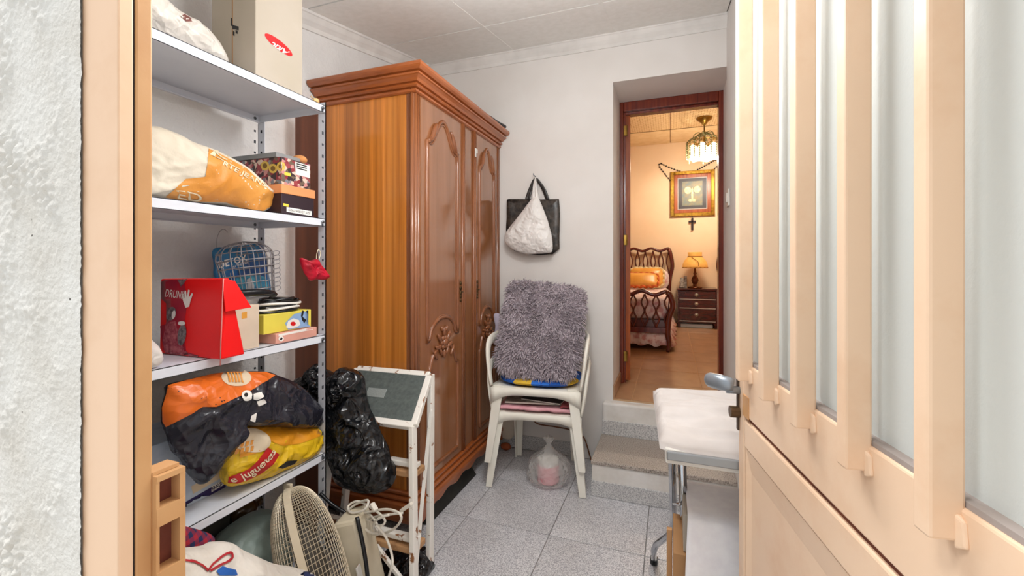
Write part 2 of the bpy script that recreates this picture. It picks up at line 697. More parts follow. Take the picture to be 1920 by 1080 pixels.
# outside: facade left and right of the entry, lintel, ground
def stucco_wall():
    """rough rendered facade: uneven real relief that fades out beside the door frame"""
    V, F = [], []

    def relief(x0, x1, nx, z0, z1, nzv, rough):
        k0 = len(V)
        for j in range(nzv + 1):
            z = z0 + (z1 - z0) * j / nzv
            for i in range(nx + 1):
                x = x0 + (x1 - x0) * i / nx
                p = Vector((x, 0, z))
                pn = noise.noise(p * 8 + Vector((3, 0, 9))) + .5 * noise.noise(p * 21)
                patchy = max(.12, min(1, .45 + 1.9 * pn))
                fade = min(1, max(.10, (-.615 - x) / .04))
                rel = noise.noise(p * 7) * .003 * fade
                if rough:
                    g = .55 * noise.noise(p * 85) + .45 * noise.noise(p * 170 + Vector((7, 1, 3))) + .25 * ridged(p, 48)
                    rel += max(0, g + .25) * .0085 * patchy * fade + noise.noise(p * 300) * .0005
                if i == nx and x1 > -.6:
                    x += noise.noise(Vector((0, 5, z * 40))) * .0022 + noise.noise(Vector((0, 9, z * 160))) * .0012
                V.append((x, YE0 - .002 - max(rel, -.003), z))
        for j in range(nzv):
            for i in range(nx):
                a = k0 + j * (nx + 1) + i
                F.append((a, a + 1, a + nx + 2, a + nx + 1))
    relief(-.92, -.598, 210, .66, 1.72, 620, True)
    relief(-.92, -.598, 60, -.02, .66, 60, True)
    relief(-.92, -.598, 60, 1.72, 2.6, 60, True)
    relief(-1.75, -.92, 90, -.02, 2.6, 200, True)
    # body of the wall behind the relief
    b = MB().box((-1.75, YE0 + .004, -.02), (-.597, YE1, 2.6))
    k = len(V)
    V += b.v
    F += [tuple(i + k for i in f) for f in b.f]
    m, nt, bs = new_mat('rough_white_stucco')
    co = coords(nt)
    base = ramp(nt, nz(nt, co, 9, 5), [(.3, '#d2ccc2'), (.6, '#e2dfd9')])
    vo = nt.nodes.new('ShaderNodeTexVoronoi')
    vo.inputs['Scale'].default_value = 42
    nt.links.new(co, vo.inputs['Vector'])
    sp = ramp(nt, vo.outputs['Distance'], [(.05, '#5a5550'), (.09, '#ffffff')])
    gate = ramp(nt, nz(nt, co, 13, 2), [(.55, '#ffffff'), (.6, '#000000')])
    mx0 = nt.nodes.new('ShaderNodeMix'); mx0.data_type = 'RGBA'; mx0.blend_type = 'ADD'
    mx0.inputs[0].default_value = 1
    nt.links.new(sp, mx0.inputs[6]); nt.links.new(gate, mx0.inputs[7])
    mx0.clamp_result = True
    mx = nt.nodes.new('ShaderNodeMix'); mx.data_type = 'RGBA'; mx.blend_type = 'MULTIPLY'
    mx.inputs[0].default_value = 1
    nt.links.new(base, mx.inputs[6]); nt.links.new(mx0.outputs[2], mx.inputs[7])
    nt.links.new(mx.outputs[2], bs.inputs['Base Color'])
    bs.inputs['Roughness'].default_value = .85
    bump_in(nt, bs, nz(nt, co, 150, 5), .8, .004)
    return link_mesh('wall_front', V, F, m, smooth=True, kind='structure', label='rough white stucco outside wall beside the peach door frame', loc=(-1.2, YE0, 0))


stucco_wall()
struct(MB().box((HX + .03, YE0, -.02), (1.6, YE1, 2.6)).box((-.60, YE0, 2.06), (HX + .04, YE1, 2.6)), 'wall_entry', m_wall, 'white plaster wall above and right of the entry door')
struct(MB().box((-2.4, -3.2, -.12), (2.4, .26, -.03)), 'floor_outside', M('grey_paving', '#cfcbc4', .8, bump=.3, bs=40), 'pale grey paving outside the entry')

# entry door frame
fr = thing('trim_1', 'peach painted metal frame of the entry door', None, (-.57, .30, -.02), kind='structure')
MB().box((-.602, .2868, -.02), (JX, .3010, 2.05)).box((-.602, .2868, 2.02), (HX + .03, .3010, 2.05)).build('frame_face', m_paintf, fr, bevel=.0015)
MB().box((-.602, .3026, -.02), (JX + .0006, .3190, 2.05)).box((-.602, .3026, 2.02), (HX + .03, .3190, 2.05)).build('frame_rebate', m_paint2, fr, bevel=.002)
MB().box((-.600, .2995, -.02), (JX - .0015, .3040, 2.04)).build('frame_gap', m_dark, fr)
MB().box((HX + .005, .2868, -.02), (HX + .035, .3190, 2.05)).build('hinge_jamb', m_paintf, fr, bevel=.002)
# lock keeper on the jamb: a box with two mouths
def kp(u, v):
    p = at(u, v, X=-.535)
    return p
KY0, KY1 = .3185, .3495
z = lambda u, v: at(u, v, X=-.535).z
kt = z(345, 872)
k = MB()
x0, x1 = -.560, -.533
k.box((x0, KY0, .74), (x1, KY0 + .0035, kt))                  # rear stile
k.box((x0, KY1 - .006, .74), (x1, KY1, kt - .002))            # front stile
hz1 = (z(320, 893), z(320, 942)); hz2 = (z(315, 978), z(315, 1062))
k.box((x0, KY0 + .0005, hz1[0]), (x1 + .0005, KY1 - .0005, kt - .0005))
k.box((x0, KY0 + .0005, hz2[0]), (x1 + .0005, KY1 - .0005, hz1[1]))
k.box((x0, KY0 + .0005, .7405), (x1 + .0005, KY1 - .0005, hz2[1]))
k.box((x0, KY0, kt), (x1 - .006, KY1 - .003, kt + .004))
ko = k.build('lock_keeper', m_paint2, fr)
MB().box((x0 + .002, KY0 + .002, .75), (x0 + .012, KY1 - .004, kt - .006)).build('keeper_mouth', m_rust, ko)

# inside floor with tiles
T = .3985
fl = MB().box((XL - .02, .26, -.05), (XR + .02, YB + .02, -.003)).build('floor', m_grout, None, kind='structure', label='grey speckled tile floor of the storage room', loc=(0, 1.4, -.003))
tb = None
for i in range(5):
    for j in range(6):
        xa = -1.694 + i * T; ya = .243 + j * T + .003
        if tb is None:
            tb = MB().box((xa + .002, ya + .002, -.012), (xa + T - .002, ya + T - .002, 0)).build('tile', m_tile, fl, bevel=.0008, seg=1)
        else:
            c = tb.copy()
            COL.objects.link(c)
            c.parent = fl
            c.location = (i * T, j * T, 0)

# walls of the storage room
struct(MB().box((XL - .12, YE1, -.02), (XL, YB + .1, 2.9)), 'wall_left', m_wall_l, 'rough white plaster wall behind the metal shelves')
struct(MB().box((XR, YE1, -.02), (XR + .12, YB, 2.9)), 'wall_right', m_wall, 'white plaster wall behind the open peach door')
RX0, RX1, RZ = -.325, XR + .02, 2.258       # the deep door recess
struct(MB().box((XL - .02, YB, -.02), (RX0, YD + .06, 2.9)).box((RX0, YB, RZ), (XR + .12, YD + .06, 2.9)).box((XR + .02, YB, -.02), (XR + .14, YD + .06, RZ))
       .box((RX0, YB, -.02), (XR + .02, YD + .06, UF - .012)), 'wall_back', m_wall, 'white plaster back wall with the deep doorway')
# skirting stones left of the steps
struct(MB().box((-1.05, YB - .012, 0), (-.50, YB, .085)), 'baseboard_back', m_skirt, 'speckled skirting at the foot of the back wall', bevel=.002)

# ceiling: sloping slab with panels and rails
ce = MB().hexa([(XL - .1, YE1 - .05, ceil_z(YE1 - .05) + .012), (XR + .1, YE1 - .05, ceil_z(YE1 - .05) + .012), (XR + .1, YB + .02, ceil_z(YB + .02) + .012), (XL - .1, YB + .02, ceil_z(YB + .02) + .012),
                (XL - .1, YE1 - .05, ceil_z(YE1 - .05) + .08), (XR + .1, YE1 - .05, ceil_z(YE1 - .05) + .08), (XR + .1, YB + .02, ceil_z(YB + .02) + .08), (XL - .1, YB + .02, ceil_z(YB + .02) + .08)]
               ).build('ceiling', m_gap, None, kind='structure', label='sloping suspended ceiling of square white panels', loc=(0, 1.4, 2.3))
cxs = [XL, -.946, -.323, XR]
cys = [.34, .94, 1.54, 2.14, YB - .01]
for i in range(3):
    for j in range(4):
        xa, xb, ya, yb = cxs[i] + .006, cxs[i + 1] - .006, cys[j] + .005, cys[j + 1] - .005
        MB().hexa([(xa, ya, ceil_z(ya)), (xb, ya, ceil_z(ya)), (xb, yb, ceil_z(yb)), (xa, yb, ceil_z(yb)),
                   (xa, ya, ceil_z(ya) + .014), (xb, ya, ceil_z(ya) + .014), (xb, yb, ceil_z(yb) + .014), (xa, yb, ceil_z(yb) + .014)]).build('panel', m_ceil, ce)
for x in cxs[1:3]:
    MB().hexa([(x - .010, .35, ceil_z(.35) - .001), (x + .010, .35, ceil_z(.35) - .001), (x + .010, YB, ceil_z(YB) - .001), (x - .010, YB, ceil_z(YB) - .001),
               (x - .010, .35, ceil_z(.35) + .016), (x + .010, .35, ceil_z(.35) + .016), (x + .010, YB, ceil_z(YB) + .016), (x - .010, YB, ceil_z(YB) + .016)]).build('rail', m_ceil, ce, bevel=.001, seg=1)


def crown(path, outdirs, name, label):
    prof = [(0, -.075), (.008, -.075), (.010, -.055), (.026, -.038), (.040, -.018), (.046, -.016), (.048, -.002), (0, -.002)]
    V, F = [], []
    n = len(prof)
    for p, o in zip(path, outdirs):
        p, o = Vector(p), Vector(o)
        for a, b in prof:
            V.append(p + o * a + Vector((0, 0, b)))
    for i in range(len(path) - 1):
        for k in range(n):
            l = (k + 1) % n
            F.append((i * n + k, (i + 1) * n + k, (i + 1) * n + l, i * n + l))
    return link_mesh(name, V, F, m_trimw, kind='structure', label=label)


crown([(XL, .35, ceil_z(.35)), (XL, YB, ceil_z(YB))], [(1, 0, 0), (1, -1, 0)], 'trim_2', 'white crown moulding along the left wall')
crown([(XL, YB, ceil_z(YB)), (XR, YB, ceil_z(YB))], [(1, -1, 0), (0, -1, 0)], 'trim_3', 'white crown moulding along the back wall')

# two steps up to the inner door
SX = -.385
st = thing('floor_steps', 'two speckled steps with white risers below the inner doorway', None, (0, 2.4, 0), kind='structure')
MB().box((SX + .004, 2.235, .001), (XR, 2.60, .160)).build('riser', m_stepw, st, bevel=.003)
MB().box((SX, 2.229, .158), (XR, 2.60, .179)).build('tread', m_step, st, bevel=.004)
MB().box((SX + .002, 2.226, .001), (XR, 2.237, .078)).build('skirting', m_skirt, st, bevel=.002)
MB().box((SX + .004, 2.60, .179), (XR, YB + .02, .362)).build('riser', m_stepw, st, bevel=.012, seg=3)
MB().box((SX + .004, 2.592, .179), (XR, 2.605, .262)).build('skirting', m_skirt, st, bevel=.002)

# inner door frame and its open leaf
d2 = thing('door_1', 'dark red wooden door frame of the bedroom with its leaf open', None, (0, YD, UF), kind='structure')
fx0, fx1 = RX0 - .003, .308
MB().box((fx0, YD, UF), (fx0 + .028, YD + .09, RZ)).build('jamb', m_redwood, d2, bevel=.004)
MB().box((fx1 - .03, YD, UF), (fx1, YD + .09, RZ)).build('jamb', m_redwood, d2, bevel=.004)
MB().box((fx0 + .028, YD, RZ - .062), (fx1 - .03, YD + .09, RZ)).build('head', m_redwood, d2, bevel=.004)
MB().box((fx0 + .028, YD + .03, UF), (fx0 + .040, YD + .09, RZ - .062)).build('stop', m_redwood, d2, bevel=.002)
MB().box((fx0 + .040, YD + .03, RZ - .078), (fx1 - .03, YD + .09, RZ - .062)).build('stop', m_redwood, d2, bevel=.002)
ang = R(14)
hx, hy = fx0 + .040, YD + .05
rotm = Matrix.Rotation(ang, 3, 'Z')
lf = MB().obox(Vector((hx, hy, (UF + RZ) / 2 - .03)) + rotm @ Vector((.012, .29, 0)), .035, .58, RZ - UF - .085, rotm).build('leaf', m_orwood, d2, bevel=.003)
for v in (245, 450, 668):
    zz = at(1172, v, Y=YD + .02).z
    hb = MB().tube([(fx0 + .046, YD + .024, zz - .035), (fx0 + .046, YD + .024, zz + .035)], .006, 10)
    hb.box((fx0 + .030, YD + .018, zz - .033), (fx0 + .044, YD + .0225, zz + .033))
    hb.build('hinge', m_brass, d2, smooth=False)
# low skirting stone at the foot of the recess
MB().box((RX0 - .001, YB + .001, UF), (RX0 + .010, YD - .002, UF + .075)).build('recess_skirting', m_btile, d2, bevel=.003)

# light switch on the right wall
p = at(1367, 371, X=XR)
sw = thing('light_switch', 'white rocker light switch on the right wall beside the doorway', 'switch', (XR, p.y, p.z - .04))
MB().box((XR - .009, p.y - .04, p.z - .045), (XR, p.y + .04, p.z + .045)).build('plate', m_white_p, sw, bevel=.004)
MB().box((XR - .015, p.y - .018, p.z - .025), (XR - .008, p.y + .018, p.z + .025)).build('rocker', m_white_p, sw, bevel=.003)

# ------------------------------------------------------------------ bedroom shell
bf = MB().box((-2.0, YB + .002, UF - .06), (1.9, YF + .02, UF - .003)).build('floor_bedroom', m_bgrout, None, kind='structure', label='brown tiled bedroom floor beyond the doorway', loc=(0, 4.5, UF - .003))
tb = None
BT = .405
for i in range(6):
    for j in range(9):
        xa = -1.03 + i * BT; ya = YB + .004 + j * BT
        if j == 0 and (xa + BT < RX0 or xa > .31):
            continue
        if tb is None:
            tb = MB().box((xa + .002, ya + .002, UF - .012), (xa + BT - .002, ya + BT - .002, UF)).build('tile', m_btile, bf, bevel=.001, seg=1)
            t0 = (xa, ya)
        else:
            c = tb.copy(); COL.objects.link(c); c.parent = bf
            c.location = (xa - t0[0], ya - t0[1], 0)
struct(MB().box((-2.05, YF, UF - .05), (1.95, YF + .1, 3.0)), 'wall_bedroom_far', m_peach, 'warm peach bedroom wall behind the bed and nightstand')
struct(MB().box((-2.1, YD + .06, UF - .05), (-2.0, YF + .1, 3.0)), 'wall_bedroom_left', m_peach, 'peach left wall of the bedroom')
struct(MB().box((1.9, YD + .06, UF - .05), (2.0, YF + .1, 3.0)), 'wall_bedroom_right', m_peach, 'peach right wall of the bedroom')
struct(MB().box((-2.1, YD + .062, UF - .05), (fx0 - .01, YD + .1, 3.0)).box((fx1 + .01, YD + .062, UF - .05), (2.0, YD + .1, 3.0)).box((fx0 - .01, YD + .062, RZ + .001), (fx1 + .01, YD + .1, 3.0)),
       'wall_bedroom_near', m_peach, 'peach near wall of the bedroom around its door')
bc = MB().box((-2.1, YD + .06, ZBC + .012), (2.0, YF + .1, ZBC + .08)).build('ceiling_bedroom', m_bgrout, None, kind='structure', label='warm lit bedroom ceiling of embossed panels', loc=(0, 4.5, ZBC))
m_emb, nt_, b_ = new_mat('embossed_panel')
co_ = coords(nt_)
br_ = nt_.nodes.new('ShaderNodeTexBrick')
br_.inputs['Scale'].default_value = 9
br_.inputs['Color1'].default_value = lin('#efd3a4'); br_.inputs['Color2'].default_value = lin('#e9cb98')
br_.inputs['Mortar'].default_value = lin('#b98a4e'); br_.inputs['Mortar Size'].default_value = .03
nt_.links.new(co_, br_.inputs['Vector'])
nt_.links.new(br_.outputs['Color'], b_.inputs['Base Color'])
b_.inputs['Roughness'].default_value = .8
for i in range(-3, 3):
    for j in range(5):
        xa = -.01 + i * .62; yb = YF - j * .645
        ya = max(yb - .645, YD + .1)
        MB().box((xa + .006, ya + .006, ZBC), (xa + .614, yb - .006, ZBC + .014)).build('panel', m_emb if j >= 1 else m_bceil, bc)

m_brail = M('bedroom_ceiling_joint', '#8a6a44', .7)
for j in range(1, 5):
    yb = YF - j * .645
    MB().box((-1.9, yb - .006, ZBC - .004), (1.85, yb + .006, ZBC + .002)).build('joint_rail', m_brail, bc)
# ------------------------------------------------------------------ added fill globes, out of view, brightening the storage room
m_fill_globe = M('fill_globe_glass', '#fff9f2', .3, emit=2.5, emitcol='#fffaf4')  # glowing glass of the added fill globes


def fill_globe(lx, ly, watts, label, drop=.08):  # invented light source with a globe body, no known fitting here
    lz = ceil_z(ly)
    rl = thing('added_fill_globe', label, 'lamp', (lx, ly, lz))
    MB().lathe([(.001, lz - .002), (.075, lz - .002), (.075, lz - .02), (.05, lz - .03), (.012, lz - .04), (.012, lz - drop), (.03, lz - drop), (.03, lz - drop - .02), (.001, lz - drop - .02)], (lx, ly, .008), 24).build('lamp_base', m_white_p, rl, smooth=True)
    MB().ellipsoid((lx, ly, lz - drop - .06), .08, .08, .07).build('globe', m_fill_globe, rl, smooth=True)
    ld = bpy.data.lights.new('fill_globe_light', 'POINT')
    ld.energy = watts
    ld.color = (.97, .985, 1.0)
    ld.shadow_soft_size = .14
    lo = bpy.data.objects.new('fill_globe_light', ld)
    COL.objects.link(lo)
    lo.location = (lx, ly, lz - drop - .165)


fill_globe(-.36, 1.30, ROOM_FILL_W, 'unseen white glass globe added as fill light in the middle of the storage room', .14)  # added out of view to brighten shelves, walls and floor
fill_globe(-.26, .80, ENTRY_FILL_W, 'unseen white glass globe added as fill light just inside the entry', .24)  # added out of view as frontal fill from the entry side

# ================================================================== entry door leaf (opened inwards)
PHI = R(9.1)
DL = Vector((.145, 1.117, 0))                         # leading edge on the outside face
DD = Vector((math.sin(PHI), -math.cos(PHI), 0))       # towards the hinge
DN = Vector((-math.cos(PHI), -math.sin(PHI), 0))      # out of the face, towards the room


def dp(s, d, z):
    return DL + DD * s + DN * d + Vector((0, 0, z))


def dbox(mb, s0, s1, d0, d1, z0, z1):
    return mb.hexa([dp(s0, d1, z0), dp(s1, d1, z0), dp(s1, d0, z0), dp(s0, d0, z0), dp(s0, d1, z1), dp(s1, d1, z1), dp(s1, d0, z1), dp(s0, d0, z1)])


LW = .806
door = thing('door_2', 'peach painted metal entry door with frosted glass and bars, standing open', None, dp(LW, 0, .01), kind='structure')
m_glass, ntg, bg_ = new_mat('frosted_glass')
cg = coords(ntg)
bg_.inputs['Base Color'].default_value = lin('#e4eae8')
bg_.inputs['Roughness'].default_value = .55
bg_.inputs['Transmission Weight'].default_value = .2
bg_.inputs['IOR'].default_value = 1.3
bump_in(ntg, bg_, nz(ntg, cg, 120, 4), .25, .002)
GB = .962
dbox(MB(), 0, .034, -.036, 0, .01, 2.02).build('stile', m_paint, door, bevel=.003)
dbox(MB(), LW - .05, LW, -.036, 0, .01, 2.02).build('stile', m_paint, door, bevel=.003)
dbox(MB(), .034, LW - .05, -.036, 0, .8475, GB).build('middle_rail', m_paint, door, bevel=.003)
dbox(MB(), .034, LW - .05, -.036, -.001, .775, .8365).build('lower_rail', m_paint, door, bevel=.004)
dbox(MB(), .034, LW - .05, -.030, -.008, .834, .850).build('rail_gap', m_rust, door)
dbox(MB(), .034, LW - .05, -.036, 0, 1.965, 2.02).build('top_rail', m_paint, door, bevel=.003)
dbox(MB(), .034, LW - .05, -.036, 0, .01, .10).build('bottom_rail', m_paint, door, bevel=.003)
# pressed lower panel: slopes back from its rim to a flat field
pm = MB()
s0, s1, z0, z1 = .036, LW - .052, .102, .773
O = [dp(s0, -.004, z0), dp(s1, -.004, z0), dp(s1, -.004, z1), dp(s0, -.004, z1)]
I = [dp(s0 + .012, -.012, z0 + .02), dp(s1 - .05, -.012, z0 + .05), dp(s1 - .05, -.012, z1 - .05), dp(s0 + .012, -.012, z1 - .05)]
Bk = [dp(s0, -.03, z0), dp(s1, -.03, z0), dp(s1, -.03, z1), dp(s0, -.03, z1)]
pm.add(O + I + Bk, [(4, 5, 6, 7), (0, 1, 5, 4), (1, 2, 6, 5), (2, 3, 7, 6), (3, 0, 4, 7), (8, 11, 10, 9), (0, 8, 9, 1), (1, 9, 10, 2), (2, 10, 11, 3), (3, 11, 8, 0)])
pm.build('lower_panel', m_paint, door)
dbox(MB(), .034, LW - .05, -.022, -.017, GB - .01, 1.97).build('glass_pane', m_glass, door)
m_putty = M('grey_putty', '#a79d98', .8, bump=.3, bs=60)
dbox(MB(), .05, LW - .05, -.017, -.004, GB, GB + .006).build('putty_line', m_putty, door)
BW, BD = .0213, .0254
for kq in range(6):
    sa = .0835 + .1345 * kq
    if kq == 5:
        sa = .752
    b = MB()
    dbox(b, sa - BW, sa, -.004, BD, .931, 2.0)
    bo = b.build('bar', m_paint, door, bevel=.003)
    w = MB()
    w.hexa([dp(sa - .001, -.001, .925), dp(sa + .009, -.001, .93), dp(sa + .009, .003, .93), dp(sa - .001, .006, .925),
            dp(sa - .001, -.001, .957), dp(sa + .007, -.001, .952), dp(sa + .006, .003, .952), dp(sa - .001, .006, .957)])
    w.build('weld', m_paint, bo, bevel=.002)
# lock: edge plate, lever, cylinder
m_steel = M('grey_steel_lever', '#9aa3ac', .35, .55, col2='#868e97', vs=12)
lk = dbox(MB(), -.006, .006, -.004, .0035, .80, .945).build('lock_plate', M('rusty_lock_plate', '#5d4a3c', .5, .5, col2='#3f2f26', vs=30), door, bevel=.001)
hz = .892
lv = MB().tube([dp(.006, .0, hz), dp(.006, .028, hz)], .0085, 12)
lv.build('lever_neck', m_steel, door, smooth=True)
pts = [dp(.006, .028, hz + .006), dp(.004, .045, hz + .008), dp(-.012, .052, hz + .008), dp(-.03, .053, hz + .004), dp(-.05, .050, hz)]
lvm = MB()
# flattened curling lever
sec = [(dp(.012, .014, hz + .012), .013), (dp(.004, .032, hz + .014), .014), (dp(-.012, .046, hz + .013), .0145), (dp(-.034, .052, hz + .010), .0145), (dp(-.055, .050, hz + .006), .012)]
for i in range(len(sec)):
    pass
lvm.tube(catmull([s[0] for s in sec], 14, False), [.011, .0125, .0135, .014, .0145, .0145, .0145, .0145, .0145, .0145, .014, .013, .0115, .008], 12, flat=1.25)
lvm.build('lever', m_steel, door, smooth=True)
MB().tube([dp(.004, .0, .842), dp(.004, .020, .842)], .013, 14).build('lock_cylinder', M('brown_brass_cylinder', '#6f5a43', .4, .8, col2='#4f3d2c', vs=30), door, smooth=False, bevel=.001)
dbox(MB(), .034, .07, -.001, .0025, .846, .893).build('patch_plate', m_paint2, door, bevel=.001)

# ================================================================== metal shelving
SXF, SXB, SY1, SY0 = -1.18, -1.505, 1.258, .44
SHZ = [1.752, 1.342, .922, .494, .085]
m_shelf = M('white_enamelled_steel', '#dfe2ea', .35, col2='#d6d9e2', vs=5)
m_hole = M('slot_shadow', '#3a3d45', .9)
sh = thing('metal_shelving_unit', 'white perforated metal shelving unit loaded with boxes and bags', 'shelving', (-1.34, .85, 0))


def post(x, y, ix, iy):
    """slotted angle post: two flanges, with its slots as dark inlays"""
    w, t, zt = .034, .0022, 1.765
    m = MB()
    m.box((min(x, x + ix * w), min(y, y + iy * t), 0), (max(x, x + ix * w), max(y, y + iy * t), zt))
    m.box((min(x, x + ix * t), min(y, y + iy * t), 0), (max(x, x + ix * t), max(y, y + iy * w), zt))
    o = m.build('post', m_shelf, sh)
    s = MB()
    n = 42
    for k in range(n):
        z = .03 + k * .0415
        tilt = .006 if k % 2 else 0
        # outer face of the flange that lies along y (seen from the room)
        for yy, xx in ((.010, 0), (.025, 0)):
            hh = .006 if k % 2 else .004
            yc = y + iy * yy
            if x < -1.4:
                continue
            if yy == .025:
                continue
            yc = y + iy * .017
            s.add([(x - ix * .0006, yc - .0042, z - hh), (x - ix * .0006, yc + .0042, z - hh), (x - ix * .0006, yc + .0042, z + hh), (x - ix * .0006, yc - .0042, z + hh)], [(0, 1, 2, 3)])
        if x < -1.4:
            # rear posts show the inside of both flanges
            for q in (0, 1):
                hh = .006 if (k + q) % 2 else .004
                if q == 0:
                    yc = y + iy * .018
                    s.add([(x + ix * (t + .0006), yc - .0042, z - hh), (x + ix * (t + .0006), yc + .0042, z - hh), (x + ix * (t + .0006), yc + .0042, z + hh), (x + ix * (t + .0006), yc - .0042, z + hh)], [(0, 1, 2, 3)])
                else:
                    xc = x + ix * .018
                    s.add([(xc - .0042, y + iy * (t + .0006), z - hh), (xc + .0042, y + iy * (t + .0006), z - hh), (xc + .0042, y + iy * (t + .0006), z + hh), (xc - .0042, y + iy * (t + .0006), z + hh)], [(0, 1, 2, 3)])
    s.build('slots', m_hole, o, kind='stuff')
    return o


post(SXF + .003, SY1 + .003, -1, -1)
post(SXB - .003, SY1 + .003, 1, -1)
post(SXF + .003, SY0 - .003, -1, 1)
post(SXB - .003, SY0 - .003, 1, 1)
m_bolt = M('zinc_bolt', '#6b6f75', .35, .9)
for i, z in enumerate(SHZ):
    l = .027
    m = MB()
    m.box((SXB, SY0, z - .002), (SXF, SY1, z))
    m.box((SXF - .0015, SY0, z - l), (SXF, SY1, z))
    m.box((SXB, SY0, z - l), (SXB + .0015, SY1, z))
    m.box((SXB, SY1 - .0015, z - l), (SXF, SY1, z))
    m.box((SXB, SY0, z - l), (SXF, SY0 + .0015, z))
    # folded inner returns of the lips
    m.box((SXF - .014, SY0, z - l), (SXF, SY1, z - l + .0015))
    m.box((SXB, SY0, z - l), (SXB + .014, SY1, z - l + .0015))
    so = m.build('shelf', m_shelf, sh)
    b = MB()
    b.lathe([(.006, 0), (.006, .002), (.003, .004)], (SXF + .004, SY1 - .014, z - .013), 8, Matrix.Rotation(R(90), 3, 'Y'))
    b.build('bolt', m_bolt, so)
    MB().lathe([(.006, 0), (.006, .002), (.003, .004)], (SXB + .001, SY1 - .016, z - .013), 8, Matrix.Rotation(R(90), 3, 'Y')).build('bolt', m_bolt, so)

# dark plank between the shelving and the wardrobe
m_plank = wood('dark_brown_board', ['#5c2d17', '#70391f', '#854728'], .45, 2, (10, 10, .6), .1)
pb = MB().box((-1.525, 1.452, 0), (-1.368, 1.472, 1.83)).build('wooden_board', m_plank, label='tall dark brown board upright between the shelving and the wardrobe', cat='board', bevel=.003)

# ================================================================== wardrobe
WX, WXB, WY0, WY1 = -1.05, -1.575, 1.652, 2.640
m_wside = wood('striped_orange_veneer', ['#b06826', '#d88635', '#e89a46'], .28, 2.4, (22, 22, .35), .35, .03, bands=26)
m_wdoor = wood('glossy_brown_veneer', ['#86532f', '#945f3b', '#9e6944'], .14, 2.0, (6, 10, .5), 1.0, 0)
m_wmould = wood('red_brown_moulding', ['#7d4829', '#8c5432', '#98603b'], .25, 3, (6, 6, 1), .6, .0)
m_wcorn = wood('red_brown_cornice', ['#8f4a21', '#a65a2a', '#b26433'], .28, 3, (2, 2, 9), .5, .01)
wd = thing('wardrobe', 'tall two-door carved brown wooden wardrobe with a moulded cornice', 'wardrobe', (-1.31, 2.14, 0))
MB().box((WXB, WY0, .17), (WX - .02, WY0 + .018, 1.955)).build('side_panel', m_wside, wd)
MB().box((WXB, WY1 - .018, .17), (WX - .02, WY1, 1.955)).build('side_panel', m_wside, wd)
MB().box((WXB, WY0 + .018, .17), (WXB + .008, WY1 - .018, 1.955)).build('back_panel', m_plank, wd)
MB().box((WXB, WY0, 1.955), (WX - .02, WY1, 1.972)).build('top_panel', m_wside, wd)
MB().box((WXB + .008, WY0 + .018, .17), (WX - .02, WY1 - .018, .188)).build('bottom_panel', m_wside, wd)


def corner_post(y0, y1):
    m = MB().box((WX - .045, y0, .17), (WX - .004, y1, 1.955))
    o = m.build('corner_post', m_wmould, wd, bevel=.004)
    for (x, y, r) in ((WX - .004, (y0 + y1) / 2 - .009, .009), (WX - .004, (y0 + y1) / 2 + .010, .009), (WX - .016, y0 if y0 < 2 else y1, .008)):
        MB().tube([(x, y, .175), (x, y, 1.953)], r, 10).build('bead', m_wmould, o, smooth=True)
    return o


corner_post(WY0 - .004, WY0 + .034)
corner_post(WY1 - .034, WY1 + .002)


def sweep_profile(prof, path, outs, name, mat, parent, **kw):
    V, F = [], []
    n = len(prof)
    for p, o in zip(path, outs):
        for a, b in prof:
            V.append(Vector((p[0], p[1], 0)) + Vector((o[0], o[1], 0)) * a + Vector((0, 0, b)))
    for i in range(len(path) - 1):
        for k in range(n):
            l = (k + 1) % n
            F.append((i * n + k, (i + 1) * n + k, (i + 1) * n + l, i * n + l))
    F.append(tuple(range(n)))
    F.append(tuple((len(path) - 1) * n + k for k in range(n - 1, -1, -1)))
    return link_mesh(name, V, F, mat, parent, **kw)


path = [(WXB - .008, WY0 - .004), (WX, WY0 - .004), (WX, WY1)]
outs = [(0, -1), (1, -1), (1, 0)]
cprof = [(-.02, 1.926), (.006, 1.926), (.013, 1.930), (.013, 1.938), (.004, 1.940), (.004, 1.945), (.018, 1.947), (.024, 1.952), (.022, 1.958), (.012, 1.960), (.012, 1.966), (.026, 1.967), (.034, 1.976), (.046, 1.984), (.052, 1.986), (.052, 1.993), (.042, 1.995), (.042, 2.000), (.058, 2.001),
         (.068, 2.008), (.073, 2.014), (.073, 2.026), (.068, 2.031), (-.02, 2.031)]
sweep_profile(cprof, path, outs, 'cornice', m_wcorn, wd)
pprof = [(-.03, .180), (.008, .180), (.014, .176), (.014, .168), (.006, .166), (.006, .161), (.020, .160), (.026, .154), (.026, .147), (.016, .145), (.016, .140), (.032, .139), (.038, .133), (.040, .124), (.040, .112), (-.03, .112)]
sweep_profile(pprof, path, outs, 'plinth_moulding', m_wcorn, wd)
